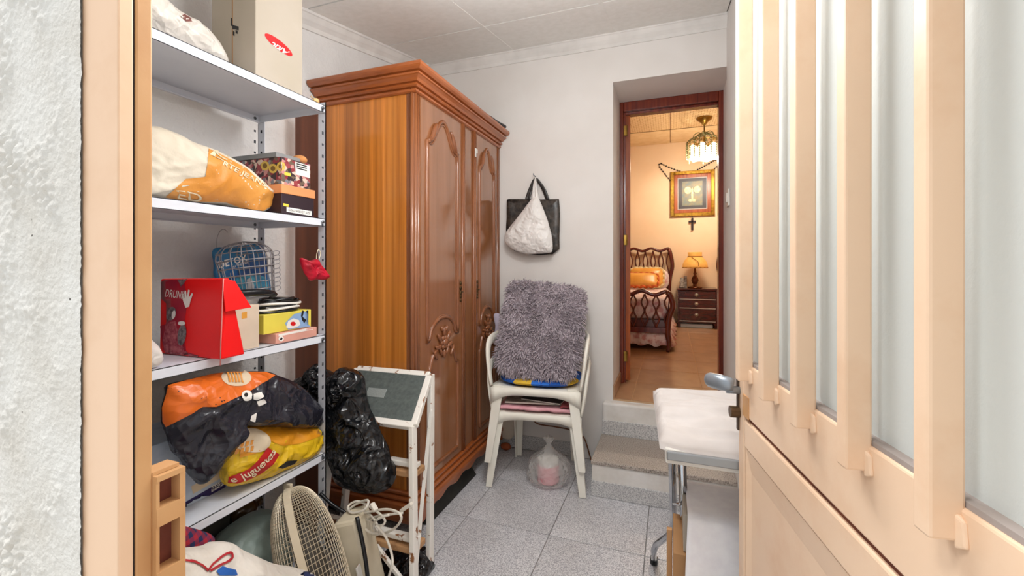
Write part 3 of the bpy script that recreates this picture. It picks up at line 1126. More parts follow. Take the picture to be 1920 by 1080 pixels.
# scalloped apron under the doors
ap = []
n = 60
for i in range(n + 1):
    t = i / n
    y = WY0 - .004 + t * (WY1 - WY0 + .004)
    e = min(t, 1 - t)
    zlow = .076 + .016 * math.sin(min(1, e / .5) * math.pi * 3) ** 2 * (1 if .12 < e else .3)
    if e < .05:
        zlow = .05
    ap.append((WX + .032, y, zlow))
ap = ap + [(WX + .032, WY1, .114), (WX + .032, WY0 - .004, .114)]
MB().prism(ap, (-.02, 0, 0)).build('apron', m_wcorn, wd, bevel=.003)
MB().box((WXB, WY0 - .03, .05), (WX + .03, WY0 - .012, .114)).build('apron_side', m_wcorn, wd, bevel=.003)
m_foot = M('black_support_block', '#23231f', .5, col2='#15150f', vs=20)
MB().hexa([(-1.2, 1.70, 0), (WX + .028, 1.72, 0), (WX + .03, 2.23, 0), (-1.2, 2.25, 0), (-1.2, 1.70, .08), (WX + .0, 1.74, .075), (WX + .0, 2.20, .075), (-1.2, 2.25, .08)]).build('support_block', m_foot, wd, bevel=.006)
MB().box((WXB + .01, 1.68, 0), (-1.3, 2.6, .115)).build('rear_support', m_foot, wd)


def door_leaf(y0, y1, keyside):
    c = (y0 + y1) / 2
    hw = (y1 - y0) / 2
    d = MB().box((WX - .022, y0, .182), (WX, y1, 1.932)).build('door', m_wdoor, wd, bevel=.003)
    iw = hw - .052                       # half width of the mouldings
    k = iw / .1535

    def yz(px, z):
        return Vector((WX + .001, c + px * k, z))
    # upper panel: cathedral arch above, inverted arch below
    A = []
    for t in np.linspace(0, 1, 26):
        x = -.1535 + t * .307
        q = abs(x) / .1535
        if q > .80:
            z = 1.742 + .006 * math.sin((1 - q) / .2 * math.pi)
        else:
            s = 1 - q / .80
            z = 1.748 + .124 * (s * s * (3 - 2 * s)) ** .8
        A.append((x, z))
    Bm = []
    for t in np.linspace(0, 1, 26):
        x = .1535 - t * .307
        q = abs(x) / .1535
        if q > .84:
            z = .830 - .012 * (q - .84) / .16
        else:
            z = .828 + .090 * math.sqrt(max(0, 1 - (q / .84) ** 2))
        Bm.append((x, z))
    loop = A + [(.1535, zz) for zz in np.linspace(1.70, .86, 18)] + Bm + [(-.1535, zz) for zz in np.linspace(.86, 1.70, 18)]
    um = MB().tube([yz(*p) for p in loop], .0095, 8, True, flat=1.0)
    uo = um.build('upper_moulding', m_wmould, d, smooth=True)
    inner = [(x * .90 , (z - 1.3) * .972 + 1.3) for x, z in loop]
    MB().tube([yz(*p) for p in inner], .0045, 6, True).build('inner_bead', m_wmould, d, smooth=True)
    # carved shoulders of the arch
    for sg in (-1, 1):
        cs = MB()
        pts = [yz(sg * x, z) + Vector((.006, 0, 0)) for x, z in ((.150, 1.745), (.128, 1.752), (.108, 1.775), (.090, 1.815), (.070, 1.842))]
        cs.tube(catmull(pts, 14, False), [.007 + .007 * math.sin(i / 13 * math.pi) for i in range(14)], 8)
        cs.ellipsoid(yz(sg * .128, 1.752) + Vector((.006, 0, 0)), .010, .013, .013, 10, 6)
        cs.ellipsoid(yz(sg * .140, 1.742) + Vector((.006, 0, 0)), .008, .010, .010, 10, 6)
        cs.build('arch_carving', m_wmould, d, smooth=True)
    # lower panel: arched head
    Cm = []
    for t in np.linspace(0, 1, 28):
        x = -.1535 + t * .307
        q = abs(x) / .1535
        z = .682 + (.102 * math.sqrt(max(0, 1 - (q / .82) ** 2)) if q < .82 else -.008 * (q - .82) / .18)
        Cm.append((x, z))
    loop = Cm + [(.1535, zz) for zz in np.linspace(.65, .235, 12)] + [(x, .228) for x in np.linspace(.145, -.145, 10)] + [(-.1535, zz) for zz in np.linspace(.235, .65, 12)]
    MB().tube([yz(*p) for p in loop], .0095, 8, True).build('lower_moulding', m_wmould, d, smooth=True)
    # carved leaf and flower cluster
    rn = random.Random(int(c * 1000))
    o = MB()
    o.ellipsoid(yz(0, .795) + Vector((.008, 0, 0)), .014, .018, .018, 12, 8)
    for a in range(0, 360, 60):
        o.ellipsoid(yz(.024 * math.cos(R(a)), .795 + .024 * math.sin(R(a))) + Vector((.006, 0, 0)), .010, .012, .012, 10, 6)
    for (x, z, rx, rz, an) in ((0, .846, .012, .024, 0), (0, .740, .012, .022, 0), (-.045, .822, .012, .026, 40), (.045, .822, .012, .026, -40), (-.06, .778, .011, .028, 70), (.06, .778, .011, .028, -70),
                               (-.030, .752, .010, .02, 30), (.030, .752, .010, .02, -30), (-.085, .745, .009, .03, 40), (.085, .745, .009, .03, -40), (-.022, .862, .008, .014, 30), (.022, .862, .008, .014, -30)):
        o.ellipsoid(yz(x, z) + Vector((.006, 0, 0)), .010, rx * .9, rz, 10, 6, Matrix.Rotation(R(an), 3, 'X'))
    o.build('carved_flower', m_wmould, d, smooth=True)
    # key plate
    yk = (y1 - .018) if keyside > 0 else (y0 + .018)
    kk = MB()
    for z, r in ((1.005, .010), (1.025, .013), (1.05, .012), (1.075, .010), (.985, .008)):
        kk.ellipsoid((WX + .003, yk, z), .006, r * .8, r, 10, 6)
    kk.tube([(WX + .004, yk, 1.03), (WX + .02, yk, 1.03)], .003, 6)
    kk.build('key_plate', m_brassd, d, smooth=True)
    return d


m_brassd = M('dark_brass', '#6b5334', .35, .8, col2='#493720', vs=30)
door_leaf(1.692, 2.100, 1)
door_leaf(2.275, 2.602, -1)
MB().box((WX - .02, 2.102, .182), (WX - .004, 2.273, 1.932)).build('centre_strip', m_wdoor, wd)
for y, r in ((2.108, .010), (2.126, .008), (2.250, .008), (2.266, .010)):
    MB().tube([(WX, y, .182), (WX, y, 1.932)], r, 10).build('strip_bead', m_wmould, wd, smooth=True)
p = at(893, 283, X=WX + .012)
MB().box((WX + .008, p.y - .012, p.z - .012), (WX + .014, p.y + .016, p.z + .014)).box((WX + .008, p.y - .012, p.z - .035), (WX + .013, p.y + .002, p.z)).build('door_catch', m_white_p, wd, bevel=.002)

# folded dark bag on top of the wardrobe
V_, F_ = pillow_mesh([(-1.16, 2.28, 2.045), (-1.02, 2.32, 2.045), (-.985, 2.5, 2.04), (-.985, 2.60, 2.045), (-1.1, 2.62, 2.045), (-1.2, 2.45, 2.045)], (0, 0, 1), .022, .014, n=50, rings=8, amp=.006, lim=limiter(zmin=2.0315))
link_mesh('folded_black_bag', V_, F_, plastic_film('black_cloth', '#22252a', .5, .3), smooth=True, label='flat folded black bag lying on top of the wardrobe', cat='bag')

# ================================================================== folding step stool in front of the wardrobe
m_lad = spotted('chipped_white_paint', '#ece8e0', '#8c5b34', 24, .60, .64, .45, .2, 90, .002)
m_rub = M('ribbed_grey_rubber', '#5c6461', .7, col2='#4c5452', vs=60, bump=.6, bs=140, bd=.002)
m_lwood = spotted('worn_wood_tread', '#b98d62', '#7a4f2c', 16, .5, .7, .6)
ld_ = thing('folding_step_stool', 'chipped white metal folding step stool with a grey rubber platform', 'step stool', (-1.0, 1.45, 0))
A0 = Vector((-1.315, 1.600, .708)); A1 = Vector((-.948, 1.600, .712))      # rear edge of the tilted platform
B0 = Vector((-1.270, 1.400, .572)); B1 = Vector((-.896, 1.400, .576))
ex = (A1 - A0).normalized(); ey = (B1 - A1).normalized(); en = ey.cross(ex).normalized()
if en.z < 0:
    en = -en
pf = MB()
for p, q in ((A0, A1), (B0, B1), (A0, B0), (A1, B1)):
    pf.bar(p, q, .026, .022, en)
po = pf.build('platform_frame', m_lad, ld_, bevel=.003)
c0 = A0.lerp(A1, .5).lerp(B0.lerp(B1, .5), .5)
rm = Matrix((ex, -ey, en)).transposed()
MB().obox(c0 + en * .003, (A1 - A0).length - .024, (B1 - A1).length - .02, .012, rm).build('rubber_mat', m_rub, po, bevel=.002)
MB().obox(c0 + en * .0098 - ex * .03, .09, .045, .003, rm).build('mat_emblem', M('worn_rubber_emblem', '#949b98', .6, bump=.6, bs=160), po, bevel=.008)
RL1, RL0 = Vector((-.874, 1.475, .0)), Vector((-1.30, 1.475, .0))          # rear legs' feet
FL1, FL0 = Vector((-.822, 1.285, .0)), Vector((-1.245, 1.285, .0))         # front legs' feet
for tp, ft in ((A1 + Vector((.006, 0, .006)), RL1), (A0, RL0)):
    MB().bar(tp, ft, .020, .030, (0, 1, 0)).build('rear_leg', m_lad, ld_, bevel=.003)
for tp, ft in ((B1 - Vector((.006, 0, 0)), FL1), (B0, FL0)):
    MB().bar(tp, ft, .020, .030, (0, 1, 0)).build('front_leg', m_lad, ld_, bevel=.003)
fi = lambda a, b, t: a.lerp(b, t)
t1 = .26
pa, pb_ = fi(B0, FL0, t1), fi(B1, FL1, t1)
MB().bar(pa + Vector((0, .03, .01)), pb_ + Vector((0, .03, .01)), .03, .018).build('upper_tread_bar', m_lad, ld_, bevel=.003)
MB().bar(pa + Vector((0, .04, -.02)), pb_ + Vector((0, .04, -.02)), .075, .022).build('upper_tread', m_lwood, ld_, bevel=.004)
pa, pb_ = fi(B0, FL0, .68), fi(B1, FL1, .68)
MB().bar(pa + Vector((0, .03, .01)), pb_ + Vector((0, .03, .01)), .03, .018).build('lower_tread_bar', m_lad, ld_, bevel=.003)
MB().bar(pa + Vector((0, .04, -.02)), pb_ + Vector((0, .04, -.02)), .075, .022).build('lower_tread', m_lwood, ld_, bevel=.004)
MB().bar(fi(A1, RL1, .18) + Vector((.012, -.01, 0)), fi(B1, FL1, .80) + Vector((.0, .01, 0)), .004, .014, (1, 0, 0)).build('stay', m_lad, ld_)
MB().bar(fi(B0, FL0, .72) + Vector((.25, 0, 0)), fi(B1, FL1, .93), .012, .016).build('brace', m_lad, ld_, bevel=.002)
for ft in (RL1, RL0, FL1, FL0):
    MB().obox(ft + Vector((0, 0, .008)), .026, .036, .016).build('rubber_foot', M('grey_rubber_foot', '#4b4a48', .8) if False else m_rub, ld_, bevel=.003)

# ================================================================== stacked garden chairs
m_chair = M('cream_white_plastic', '#f3f0e5', .38, col2='#ebe7da', vs=4, spec=.4)


def garden_chair(base, rz, label, zoff):
    ch = thing('garden_chair', label, 'chair', (0, 0, 0), group='stacked garden chairs')

    def P(x, y, z):
        return Vector((x, y, z))
    # seat: curved shell with turned-down apron (front is -y)
    nx, ny = 16, 12
    V, F = [], []
    sw = lambda t: .235 - .03 * t         # half width narrows to the back
    def zs(s, t):
        return .405 - .022 * (1 - s * s) * (1 - (2 * t - 1) ** 2) - .02 * t + (.0 if t > .12 else -.012 * (1 - t / .12))
    for j in range(ny + 1):
        t = j / ny
        for i in range(nx + 1):
            s = -1 + 2 * i / nx
            V.append(P(s * sw(t), -.21 + .36 * t, zs(s, t)))
    for j in range(ny):
        for i in range(nx):
            a = j * (nx + 1) + i
            F.append((a, a + 1, a + nx + 2, a + nx + 1))
    so = link_mesh('seat', V, F, m_chair, ch, smooth=True)
    m = so.modifiers.new('shell', 'SOLIDIFY'); m.thickness = .006; m.offset = -1
    # apron: arched band under the front edge
    V, F = [], []
    for i in range(nx + 1):
        s = -1 + 2 * i / nx
        zt = zs(s, 0) + .002
        drop = .035 + .055 * abs(s) ** 4
        y = -.215 + .006 * abs(s)
        V += [P(s * .237, y, zt), P(s * .237, y - .003, zt - drop)]
    F = [(2 * i, 2 * i + 2, 2 * i + 3, 2 * i + 1) for i in range(nx)]
    apn = link_mesh('front_apron', V, F, m_chair, ch, smooth=True)
    m = apn.modifiers.new('shell', 'SOLIDIFY'); m.thickness = .006
    # legs: tapered L sections
    for sx in (-1, 1):
        for front in (1, 0):
            if front:
                top = P(sx * .222, -.205, .40); foot = P(sx * .262, -.245, .003)
            else:
                top = P(sx * .185, .13, .40); foot = P(sx * .185, .165, .003)
            d = 1 if front else -1
            w0, w1 = .055, .034
            def L(c, w):
                t = .007
                return [c, c + P(-sx * w, 0, 0), c + P(-sx * w, d * t, 0), c + P(-sx * t, d * t, 0), c + P(-sx * t, d * w, 0), c + P(0, d * w, 0)]
            a, b = L(top, w0), L(foot, w1)
            if sx * d < 0:
                a.reverse(); b.reverse()
            n = 6
            FF = [tuple(range(n)), tuple(range(2 * n - 1, n - 1, -1))] + [(i, n + i, n + (i + 1) % n, (i + 1) % n) for i in range(n)]
            link_mesh('leg', a + b, FF, m_chair, ch, bevel=.002)
    # arms: front upright, rounded top, running back to the backrest
    for sx in (-1, 1):
        pts = [P(sx * .235, -.20, .40), P(sx * .252, -.195, .50), P(sx * .262, -.175, .585), P(sx * .266, -.12, .622), P(sx * .262, 0, .628), P(sx * .246, .10, .63), P(sx * .222, .165, .64)]
        pc = catmull(pts, 22, False)
        MB().tube(pc, [.020 + .008 * min(1, i / 8) for i in range(22)], 10, flat=.42, up=P(sx, 0, .3)).build('arm', m_chair, ch, smooth=True)
    # backrest: curved upright panel with three slots
    bb = MB()
    def bp(s, z):
        t = (z - .40) / .44
        hw = .215 - .012 * t
        return P(s * hw, .15 + .05 * t + .02 * (1 - s * s), z)
    for s0, s1, za, zb in [(-1, -.82, .40, .84), (.82, 1, .40, .84), (-.82, .82, .76, .84), (-.82, .82, .40, .47)] + [(-.72 + .36 * i, -.50 + .36 * i, .47, .76) for i in range(5)]:
        k = 6
        VV, FF = [], []
        for i in range(k + 1):
            s = s0 + (s1 - s0) * i / k
            for q in (za, zb):
                zz = q + (.03 * (1 - s * s) if q == .84 else 0)
                VV += [bp(s, zz), bp(s, zz) + P(0, .008, 0)]
        for i in range(k):
            a = 4 * i; b = 4 * i + 4
            FF += [(a, b, b + 2, a + 2), (a + 1, a + 3, b + 3, b + 1), (a, a + 1, b + 1, b), (a + 2, b + 2, b + 3, a + 3)]
        FF += [(0, 2, 3, 1), (4 * k, 4 * k + 1, 4 * k + 3, 4 * k + 2)]
        bb.add(VV, FF)
    bb.build('backrest', m_chair, ch, smooth=False)
    ch.location = (base[0], base[1], zoff)
    ch.rotation_euler = (0, 0, rz)
    return ch


CB, CR = (-.690, 2.395), R(7)
garden_chair(CB, CR, 'lower cream plastic garden chair of the stack, with magazines on its seat', 0)
garden_chair((CB[0] - .002, CB[1] - .012), CR, 'upper cream plastic garden chair of the stack, carrying the shaggy cushion', .132)
CM = Matrix.Translation((CB[0], CB[1], 0)) @ Matrix.Rotation(CR, 4, 'Z')


def cw(x, y, z):
    return CM @ Vector((x, y, z))


# patchwork seat pad
pad = MB()
n, rings = 60, 7
V, F, FM = [], [], []
rx, ry = .222, .205
zc = .552
for side in (1, -1):
    for i in range(rings + 1):
        s = math.sin(math.pi / 2 * i / rings)
        for k in range(n):
            a = 2 * math.pi * k / n
            h = .028 * math.sqrt(max(0, 1 - s ** 3)) * side
            sq = 1 / (abs(math.cos(a)) ** 3 + abs(math.sin(a)) ** 3) ** (1 / 3)
            V.append(cw(s * rx * math.cos(a) * sq, -.015 + s * ry * math.sin(a) * sq, zc + h + .006 * math.sin(a * 12) * s * 0 - .012 * math.cos(a) ** 2 * 0))
N1 = (rings + 1) * n
pm_ = [0, 1, 2, 0, 2, 1, 0, 2, 2, 0, 1, 2, 0, 1, 2]
for sd in (0, 1):
    for i in range(rings):
        for k in range(n):
            l = (k + 1) % n
            q = [sd * N1 + i * n + k, sd * N1 + i * n + l, sd * N1 + (i + 1) * n + l, sd * N1 + (i + 1) * n + k]
            F.append(tuple(q if sd == 0 else q[::-1]))
            FM.append(pm_[(k // 4 + (3 if i < 4 else 0)) % 15])
link_mesh('seat_pad', V, F, [M('royal_blue_cotton', '#1559b8', .8, col2='#124a9c', vs=20), M('yellow_cotton', '#e8bf3c', .8, col2='#d9ad30', vs=20), M('navy_blue_cotton', '#173f96', .8, col2='#2a6fd0', vs=30, lo=.6, hi=.7)],
          fm=FM, smooth=True, label='blue and yellow patchwork seat pad on the upper garden chair', cat='seat pad')

# shaggy cushion leaning on the backrest
m_shag = M('mauve_grey_shag', '#8c8088', .9, col2='#6f656b', vs=40, sheen=.4)
m_shag2 = M('mauve_grey_shag_tips', '#c8bcc4', .9, col2='#85797f', vs=110, lo=.4, hi=.6, sheen=.4)
sc_ = thing('shaggy_cushion', 'large mauve grey shaggy cushion propped on the stacked garden chairs', 'cushion', cw(0, .06, .585))
c00 = cw(-.235, -.18, .592); c10 = cw(.205, -.20, .576); c01 = cw(-.215, .105, 1.085); c11 = cw(.245, .10, 1.035)


def cush(s, t):
    return (c00 * (1 - s) + c10 * s) * (1 - t) + (c01 * (1 - s) + c11 * s) * t


cn = (c10 - c00).cross(c01 - c00).normalized()
if cn.y > 0:
    cn = -cn
oc = []
for i in range(40):
    a = 2 * math.pi * i / 40
    q = (abs(math.cos(a)) ** 7 + abs(math.sin(a)) ** 7) ** (-1 / 7)
    oc.append(cush(.5 + .5 * math.cos(a) * q, .5 + .5 * math.sin(a) * q))
body = pillow('cushion_body', oc, cn, .06, .045, m_shag, sc_, n=70, rings=14, amp=.004, power=3)
rn = np.random.default_rng(5)
V, F = [], []
bw, bfaces = WORLDV[body]
tri = [(bw[f[0]], bw[f[1]], bw[f[2]], bw[f[-1]]) for f in bfaces]
areas = np.array([((t[1] - t[0]).cross(t[3] - t[0])).length for t in tri])
pick = rn.choice(len(tri), 9000, p=areas / areas.sum())
ctr = cush(.5, .5)
for k in pick:
    a, b, c, d = tri[k]
    p = a + (b - a) * rn.random() + (d - a) * rn.random()
    nrm = (b - a).cross(d - a).normalized()
    if nrm.dot(p - ctr) < 0:
        nrm = -nrm
    sw_ = Vector((noise.noise(p * 14), noise.noise(p * 14 + Vector((9, 0, 0))), noise.noise(p * 14 + Vector((0, 7, 0))) - .35))
    dirv = (nrm * .65 + sw_ * .9 + Vector(rn.normal(0, .22, 3))).normalized()
    ln = .022 + .014 * rn.random()
    s, t = frame_of(dirv, nrm)
    w = .0023
    mid = p + dirv * ln * .55 + Vector((0, 0, -.001))
    tip = p + dirv * ln + Vector((0, 0, -.006))
    i = len(V)
    V += [p - s * w, p + s * w, p + t * w, mid - s * w, mid + s * w, mid + t * w, tip]
    F += [(i, i + 1, i + 4, i + 3), (i + 1, i + 2, i + 5, i + 4), (i + 2, i, i + 3, i + 5), (i + 3, i + 4, i + 6), (i + 4, i + 5, i + 6), (i + 5, i + 3, i + 6)]
link_mesh('pile', V, F, m_shag2, sc_, kind='stuff')

pillow('lilac_cloth', outl([(926, 590), (936, 588), (939, 600), (936, 615), (934, 632), (927, 630), (929, 612)], Y=2.46), (0, -1, 0), .010, .008, M('pale_lilac_cotton', '#cfc6d8', .9, bump=.3, bs=40), n=40, rings=8, amp=.004, fr=20, label='pale lilac cloth wedged between the shaggy cushion and the wardrobe', cat='cloth')
# things on the lower seat
m_pink = M('pink_cloth', '#eeb6bd', .85, col2='#e2a2ac', vs=12, bump=.2, bs=40)
pk = MB()


def sheet(name, corners, nx, ny, amp, fr, mat, th, label, cat, seed=0, parent=None, droop=None):
    V, F = [], []
    c = [Vector(q) for q in corners]
    for j in range(ny + 1):
        for i in range(nx + 1):
            s, t = i / nx, j / ny
            p = (c[0] * (1 - s) + c[1] * s) * (1 - t) + (c[3] * (1 - s) + c[2] * s) * t
            p = p + Vector((noise.noise(p * fr + Vector((seed, 3, 1))) * amp * .6, noise.noise(p * fr + Vector((seed, 9, 4))) * amp * .6, abs(noise.noise(p * fr + Vector((seed, 5, 8)))) * amp))
            if droop:
                p = droop(p, s, t)
            V.append(p)
    for j in range(ny):
        for i in range(nx):
            a = j * (nx + 1) + i
            F.append((a, a + 1, a + nx + 2, a + nx + 1))
    o = link_mesh(name, V, F, mat, parent, smooth=True, label=label, cat=cat)
    m = o.modifiers.new('shell', 'SOLIDIFY'); m.thickness = th; m.offset = 1
    return o


sheet('folded_cloth', [cw(-.20, -.215, .408), cw(.215, -.20, .404), cw(.20, .12, .40), cw(-.20, .12, .40)], 24, 16, .012, 16, m_pink, .016, 'folded pink cloth on the lower garden chair seat', 'cloth')
m_mag = M('dark_magazine_cover', '#3a2f30', .3, col2='#1f1a1d', vs=14)
m_mag2 = M('pale_magazine_cover', '#b9aea3', .35, col2='#7c6c62', vs=22)
m_paper = M('paper_edges', '#e4ddd2', .8)


def magazine(c, w, d, h, rz, cover, label):
    t = thing('magazine', label, 'magazine', Vector(c))
    rm = Matrix.Rotation(CR + rz, 3, 'Z')
    MB().obox(Vector(c) + Vector((0, 0, h / 2)), w, d, h * .8, rm).build('pages', m_paper, t)
    MB().obox(Vector(c) + Vector((0, 0, h * .95)), w + .004, d + .004, h * .1, rm).obox(Vector(c) + Vector((0, 0, h * .05)), w + .004, d + .004, h * .1, rm).build('cover', cover, t)
    return t


magazine(cw(-.03, -.07, .433), .30, .21, .010, R(5), m_mag2, 'pale printed magazine beneath the dark one on the pink cloth')
magazine(cw(.035, -.085, .444), .22, .17, .008, R(-12), m_mag, 'dark covered magazine on the lower garden chair')
sheet('crumpled_sleeve', [cw(.13, -.20, .432), cw(.21, -.19, .430), cw(.20, -.05, .445), cw(.14, -.05, .44)], 10, 10, .02, 30, M('wine_red_cloth', '#9c4a4e', .85), .006, 'crumpled wine red cloth at the right end of the magazines', 'cloth', 3)

# knotted clear bag with a pink jar under the chairs
m_clear = plastic_film('clear_white_film', '#e9e6e2', .2, .7, 22, .014, alpha=.32)
bc_ = Vector((-.625, 2.30, 0))
V, F = [], []
n = 48
prof = [(.02, .004), (.09, .003), (.112, .015), (.120, .05), (.116, .09), (.094, .125), (.060, .150), (.028, .176), (.014, .196), (.012, .204), (.024, .222), (.030, .236)]
mb = MB().lathe(prof, bc_, n, wave=lambda i, a: (.05 * noise.noise(Vector((math.cos(a) * 3, math.sin(a) * 3, i * .5))) + .06 * math.sin(a * 9 + i) * (i / 11)) if i > 1 else 0)
kb = mb.build('knotted_plastic_bag', m_clear, label='knotted translucent plastic bag on the floor under the garden chairs', cat='bag', smooth=True)
jt = thing('pink_jar', 'pink jar with white lid inside the knotted plastic bag', 'jar', bc_ + Vector((0, -.01, .004)))
jc = bc_ + Vector((0, -.01, .005))
MB().lathe([(.001, 0), (.055, 0), (.058, .004), (.058, .085), (.053, .092), (.001, .092)], jc, 28).build('jar_body', M('pink_plastic', '#ee9aa4', .35, emit=0), jt, smooth=False)
MB().lathe([(.001, .092), (.055, .092), (.056, .095), (.056, .122), (.05, .126), (.001, .122)], jc, 28).build('jar_lid', m_white_p, jt, smooth=False)

# things against the back wall behind the chair
pillow('paper_bag', [Vector((-1.045 + dx, 2.62, zz)) for dx, zz in ((0, .09), (.02, .28), (.03, .40), (.12, .40), (.15, .30), (.155, .16), (.11, .09), (.07, .055))], (0, -1, 0), .014, .008, M('cream_paper', '#e0d3c0', .8, bump=.3, bs=30),
       n=60, rings=8, amp=.006, label='cream paper bag slumped against the back wall behind the garden chair', cat='bag', lim=limiter(ymax=2.634))
MB().ellipsoid((-.985, 2.59, .022), .035, .025, .022, 14, 8, fn=lambda p: 1 + .2 * noise.noise(p * 3)).build('terracotta_piece', M('terracotta', '#a8552e', .7), smooth=True, label='small terracotta coloured lump on the floor under the cream bag', cat='pot')
pts = [Vector((-.86, 2.628, .235)), Vector((-.82, 2.628, .20)), Vector((-.78, 2.628, .175)), Vector((-.68, 2.628, .172)), Vector((-.58, 2.628, .165)), Vector((-.50, 2.628, .135)), Vector((-.46, 2.628, .03)), Vector((-.45, 2.615, .006))]
MB().tube(catmull(pts, 40, False), .004, 6).build('brown_cable', M('brown_cable', '#7a4a2e', .6), smooth=True, label='thin brown cable sagging along the back wall behind the garden chairs', cat='cable')

# ================================================================== bags on the wall hook
hk = at(1004, 331, Y=YB)
MB().tube([(hk.x, YB, hk.z), (hk.x, YB - .04, hk.z + .002), (hk.x, YB - .044, hk.z + .012)], .003, 8).build('wall_hook', m_steel, smooth=True, label='small metal hook in the back wall holding the bags', cat='hook')
YT = YB - .022
tote = thing('black_tote_bag', 'shiny black tote bag hanging behind the white bag on the wall hook', 'bag', at(1000, 478, Y=YT))
m_tote = plastic_film('black_glossy_tote', '#2c2826', .3, .5, 16, .008)
m_totef = spotted('brown_crackled_tote', '#453b33', '#171513', 24, .42, .6, .35, .4, 60)
to = pillow('tote_body', outl([(951, 374), (953, 373), (975, 373), (1010, 374), (1046, 373), (1048, 374), (1050, 400), (1049, 440), (1049, 465), (1048, 467), (1037, 476), (1034, 477), (1000, 478), (966, 471), (963, 468), (950, 440), (950, 405), (950, 377)], Y=YT), (0, -1, 0), .016, .016, m_totef, tote,
            n=90, rings=12, amp=.005, fr=20, power=8, lim=limiter(ymax=YB - .003))
hp = catmull(outl([(986, 376), (992, 358), (1001, 338), (1006, 336), (1016, 350), (1026, 374)], Y=YT), 24, False)
MB().tube(hp, .009, 8, flat=.3, up=Vector((0, 1, 0))).build('strap', m_tote, tote, smooth=True)
hp = catmull(outl([(990, 376), (996, 356), (1003, 338), (1007, 337), (1020, 354), (1028, 374)], Y=YT - .012), 24, False)
MB().tube(hp, .008, 8, flat=.3, up=Vector((0, 1, 0))).build('strap', m_tote, tote, smooth=True)
m_film = plastic_film('thin_white_film', '#e7e3df', .35, .55, 22, .010)
YW = YB - .085
wb = thing('white_carrier_bag', 'full white plastic carrier bag hanging on the wall hook', 'bag', at(992, 476, Y=YW))
pillow('bag_body', outl([(1000, 371), (1009, 371), (1020, 395), (1029, 420), (1035, 445), (1036, 468), (1030, 474), (1005, 476), (985, 476), (964, 469), (950, 458), (946, 448), (949, 436), (962, 418), (978, 398), (990, 382)], Y=YW), (0, -1, 0), .045, .04, m_film, wb,
       n=140, rings=26, amp=.009, fr=15, seed=2, crump=True, lim=limiter(ymax=YB - .045))
for du in (-2, 3):
    hp = catmull([at(1004 + du, 374, Y=YW), at(1003 + du, 360, Y=YW + .01), at(1003 + du * .5, 345, Y=YB - .05), at(1004, 333, Y=YB - .04)], 14, False)
    MB().tube(hp, [.014, .013, .012, .011, .010, .010, .009, .009, .008, .008, .007, .006, .005, .004], 8, flat=.5).build('handle', m_film, wb, smooth=True)

# ================================================================== things on the shelves
m_card = M('pale_cardboard', '#b9aea0', .8, col2='#b1a695', vs=4)
m_card_d = M('brown_cardboard', '#b58a5f', .8, col2='#a67b50', vs=6)
m_red = M('glossy_red_print', '#d8141a', .3, col2='#c50d14', vs=3, coat=.3)
m_ink = M('black_print', '#1c1a1c', .5)
m_inkw = M('white_print', '#f0ece6', .5)
m_inkc = M('cream_print', '#e6d9b8', .5)


def carton(name, label, mn, mx, mat, cat='box', bevel=.002, lidh=0, lidmat=None):
    t = thing(name, label, cat, ((mn[0] + mx[0]) / 2, (mn[1] + mx[1]) / 2, mn[2]))
    top = mx[2] - (lidh if lidh else 0)
    b = MB().box(mn, (mx[0], mx[1], top)).build('box_body', mat, t, bevel=bevel)
    if lidh:
        MB().box((mn[0] - .003, mn[1] - .003, top), (mx[0] + .003, mx[1] + .003, mx[2])).build('lid', lidmat or mat, t, bevel=bevel)
    return t, b


S1, S2, S3, S4, S5 = [z + .0008 for z in SHZ]

# --- top shelf: tall carton with its red oval mark, and a white bag
t, b = carton('tall_cardboard_carton', 'tall pale cardboard carton with a red oval mark, on the top shelf', (-1.392, .993, S1), (-1.200, 1.176, 2.16), m_card, bevel=.003)
MB().box((-1.30, .9925, S1 + .001), (-1.296, .9932, 2.158)).build('flap_seam', m_card_d, t)
ov = [(522 + 27.5 * math.cos(a) * .93 - 9 * math.sin(a) * -.5, 84 + 27.5 * math.cos(a) * .62 + 13 * math.sin(a)) for a in np.linspace(0, 2 * math.pi, 40, endpoint=False)]
lab = patch('oval_mark', ov, b, m_red, t, off=.0008, step=6)
lettering('Altic', (544, 98), (510, 78), 11, lab, m_inkw, t, off=.0008, bold=.02, shear=.2, name='mark_lettering')
for (u0, v0, u1, v1) in ((433, 33, 436, 48), (436, 46, 440, 54), (440, 48, 448, 55), (442, 56, 446, 62), (437, 58, 440, 66)):
    patch('arrow_print', [(u0, v0), (u1, v0 + 2), (u1, v1 + 2), (u0, v1)], b, m_ink, t, off=.0006, step=4)
m_bagw = plastic_film('crinkled_white_bag', '#d9d2c9', .4, .7, 24, .01)
bw1 = pillow('white_plastic_bag', [(-1.3, .50, S1 + .06), (-1.3, .56, S1 + .17), (-1.3, .68, S1 + .165), (-1.3, .78, S1 + .13), (-1.3, .90, S1 + .105), (-1.3, .955, S1 + .06), (-1.3, .96, S1 + .02), (-1.3, .85, S1), (-1.3, .6, S1), (-1.3, .5, S1 + .01)],
             (1, 0, 0), .10, .11, m_bagw, n=140, rings=26, amp=.020, fr=10, seed=4, crump=True, lim=limiter(zmin=S1, ymax=.985), label='crinkled white plastic bag on the top shelf beside the tall carton', cat='bag')
patch('brown_print', [(338, 30), (346, 27), (358, 34), (360, 40), (348, 40)], bw1, M('faded_brown_print', '#7d4a42', .6), bw1, step=4)
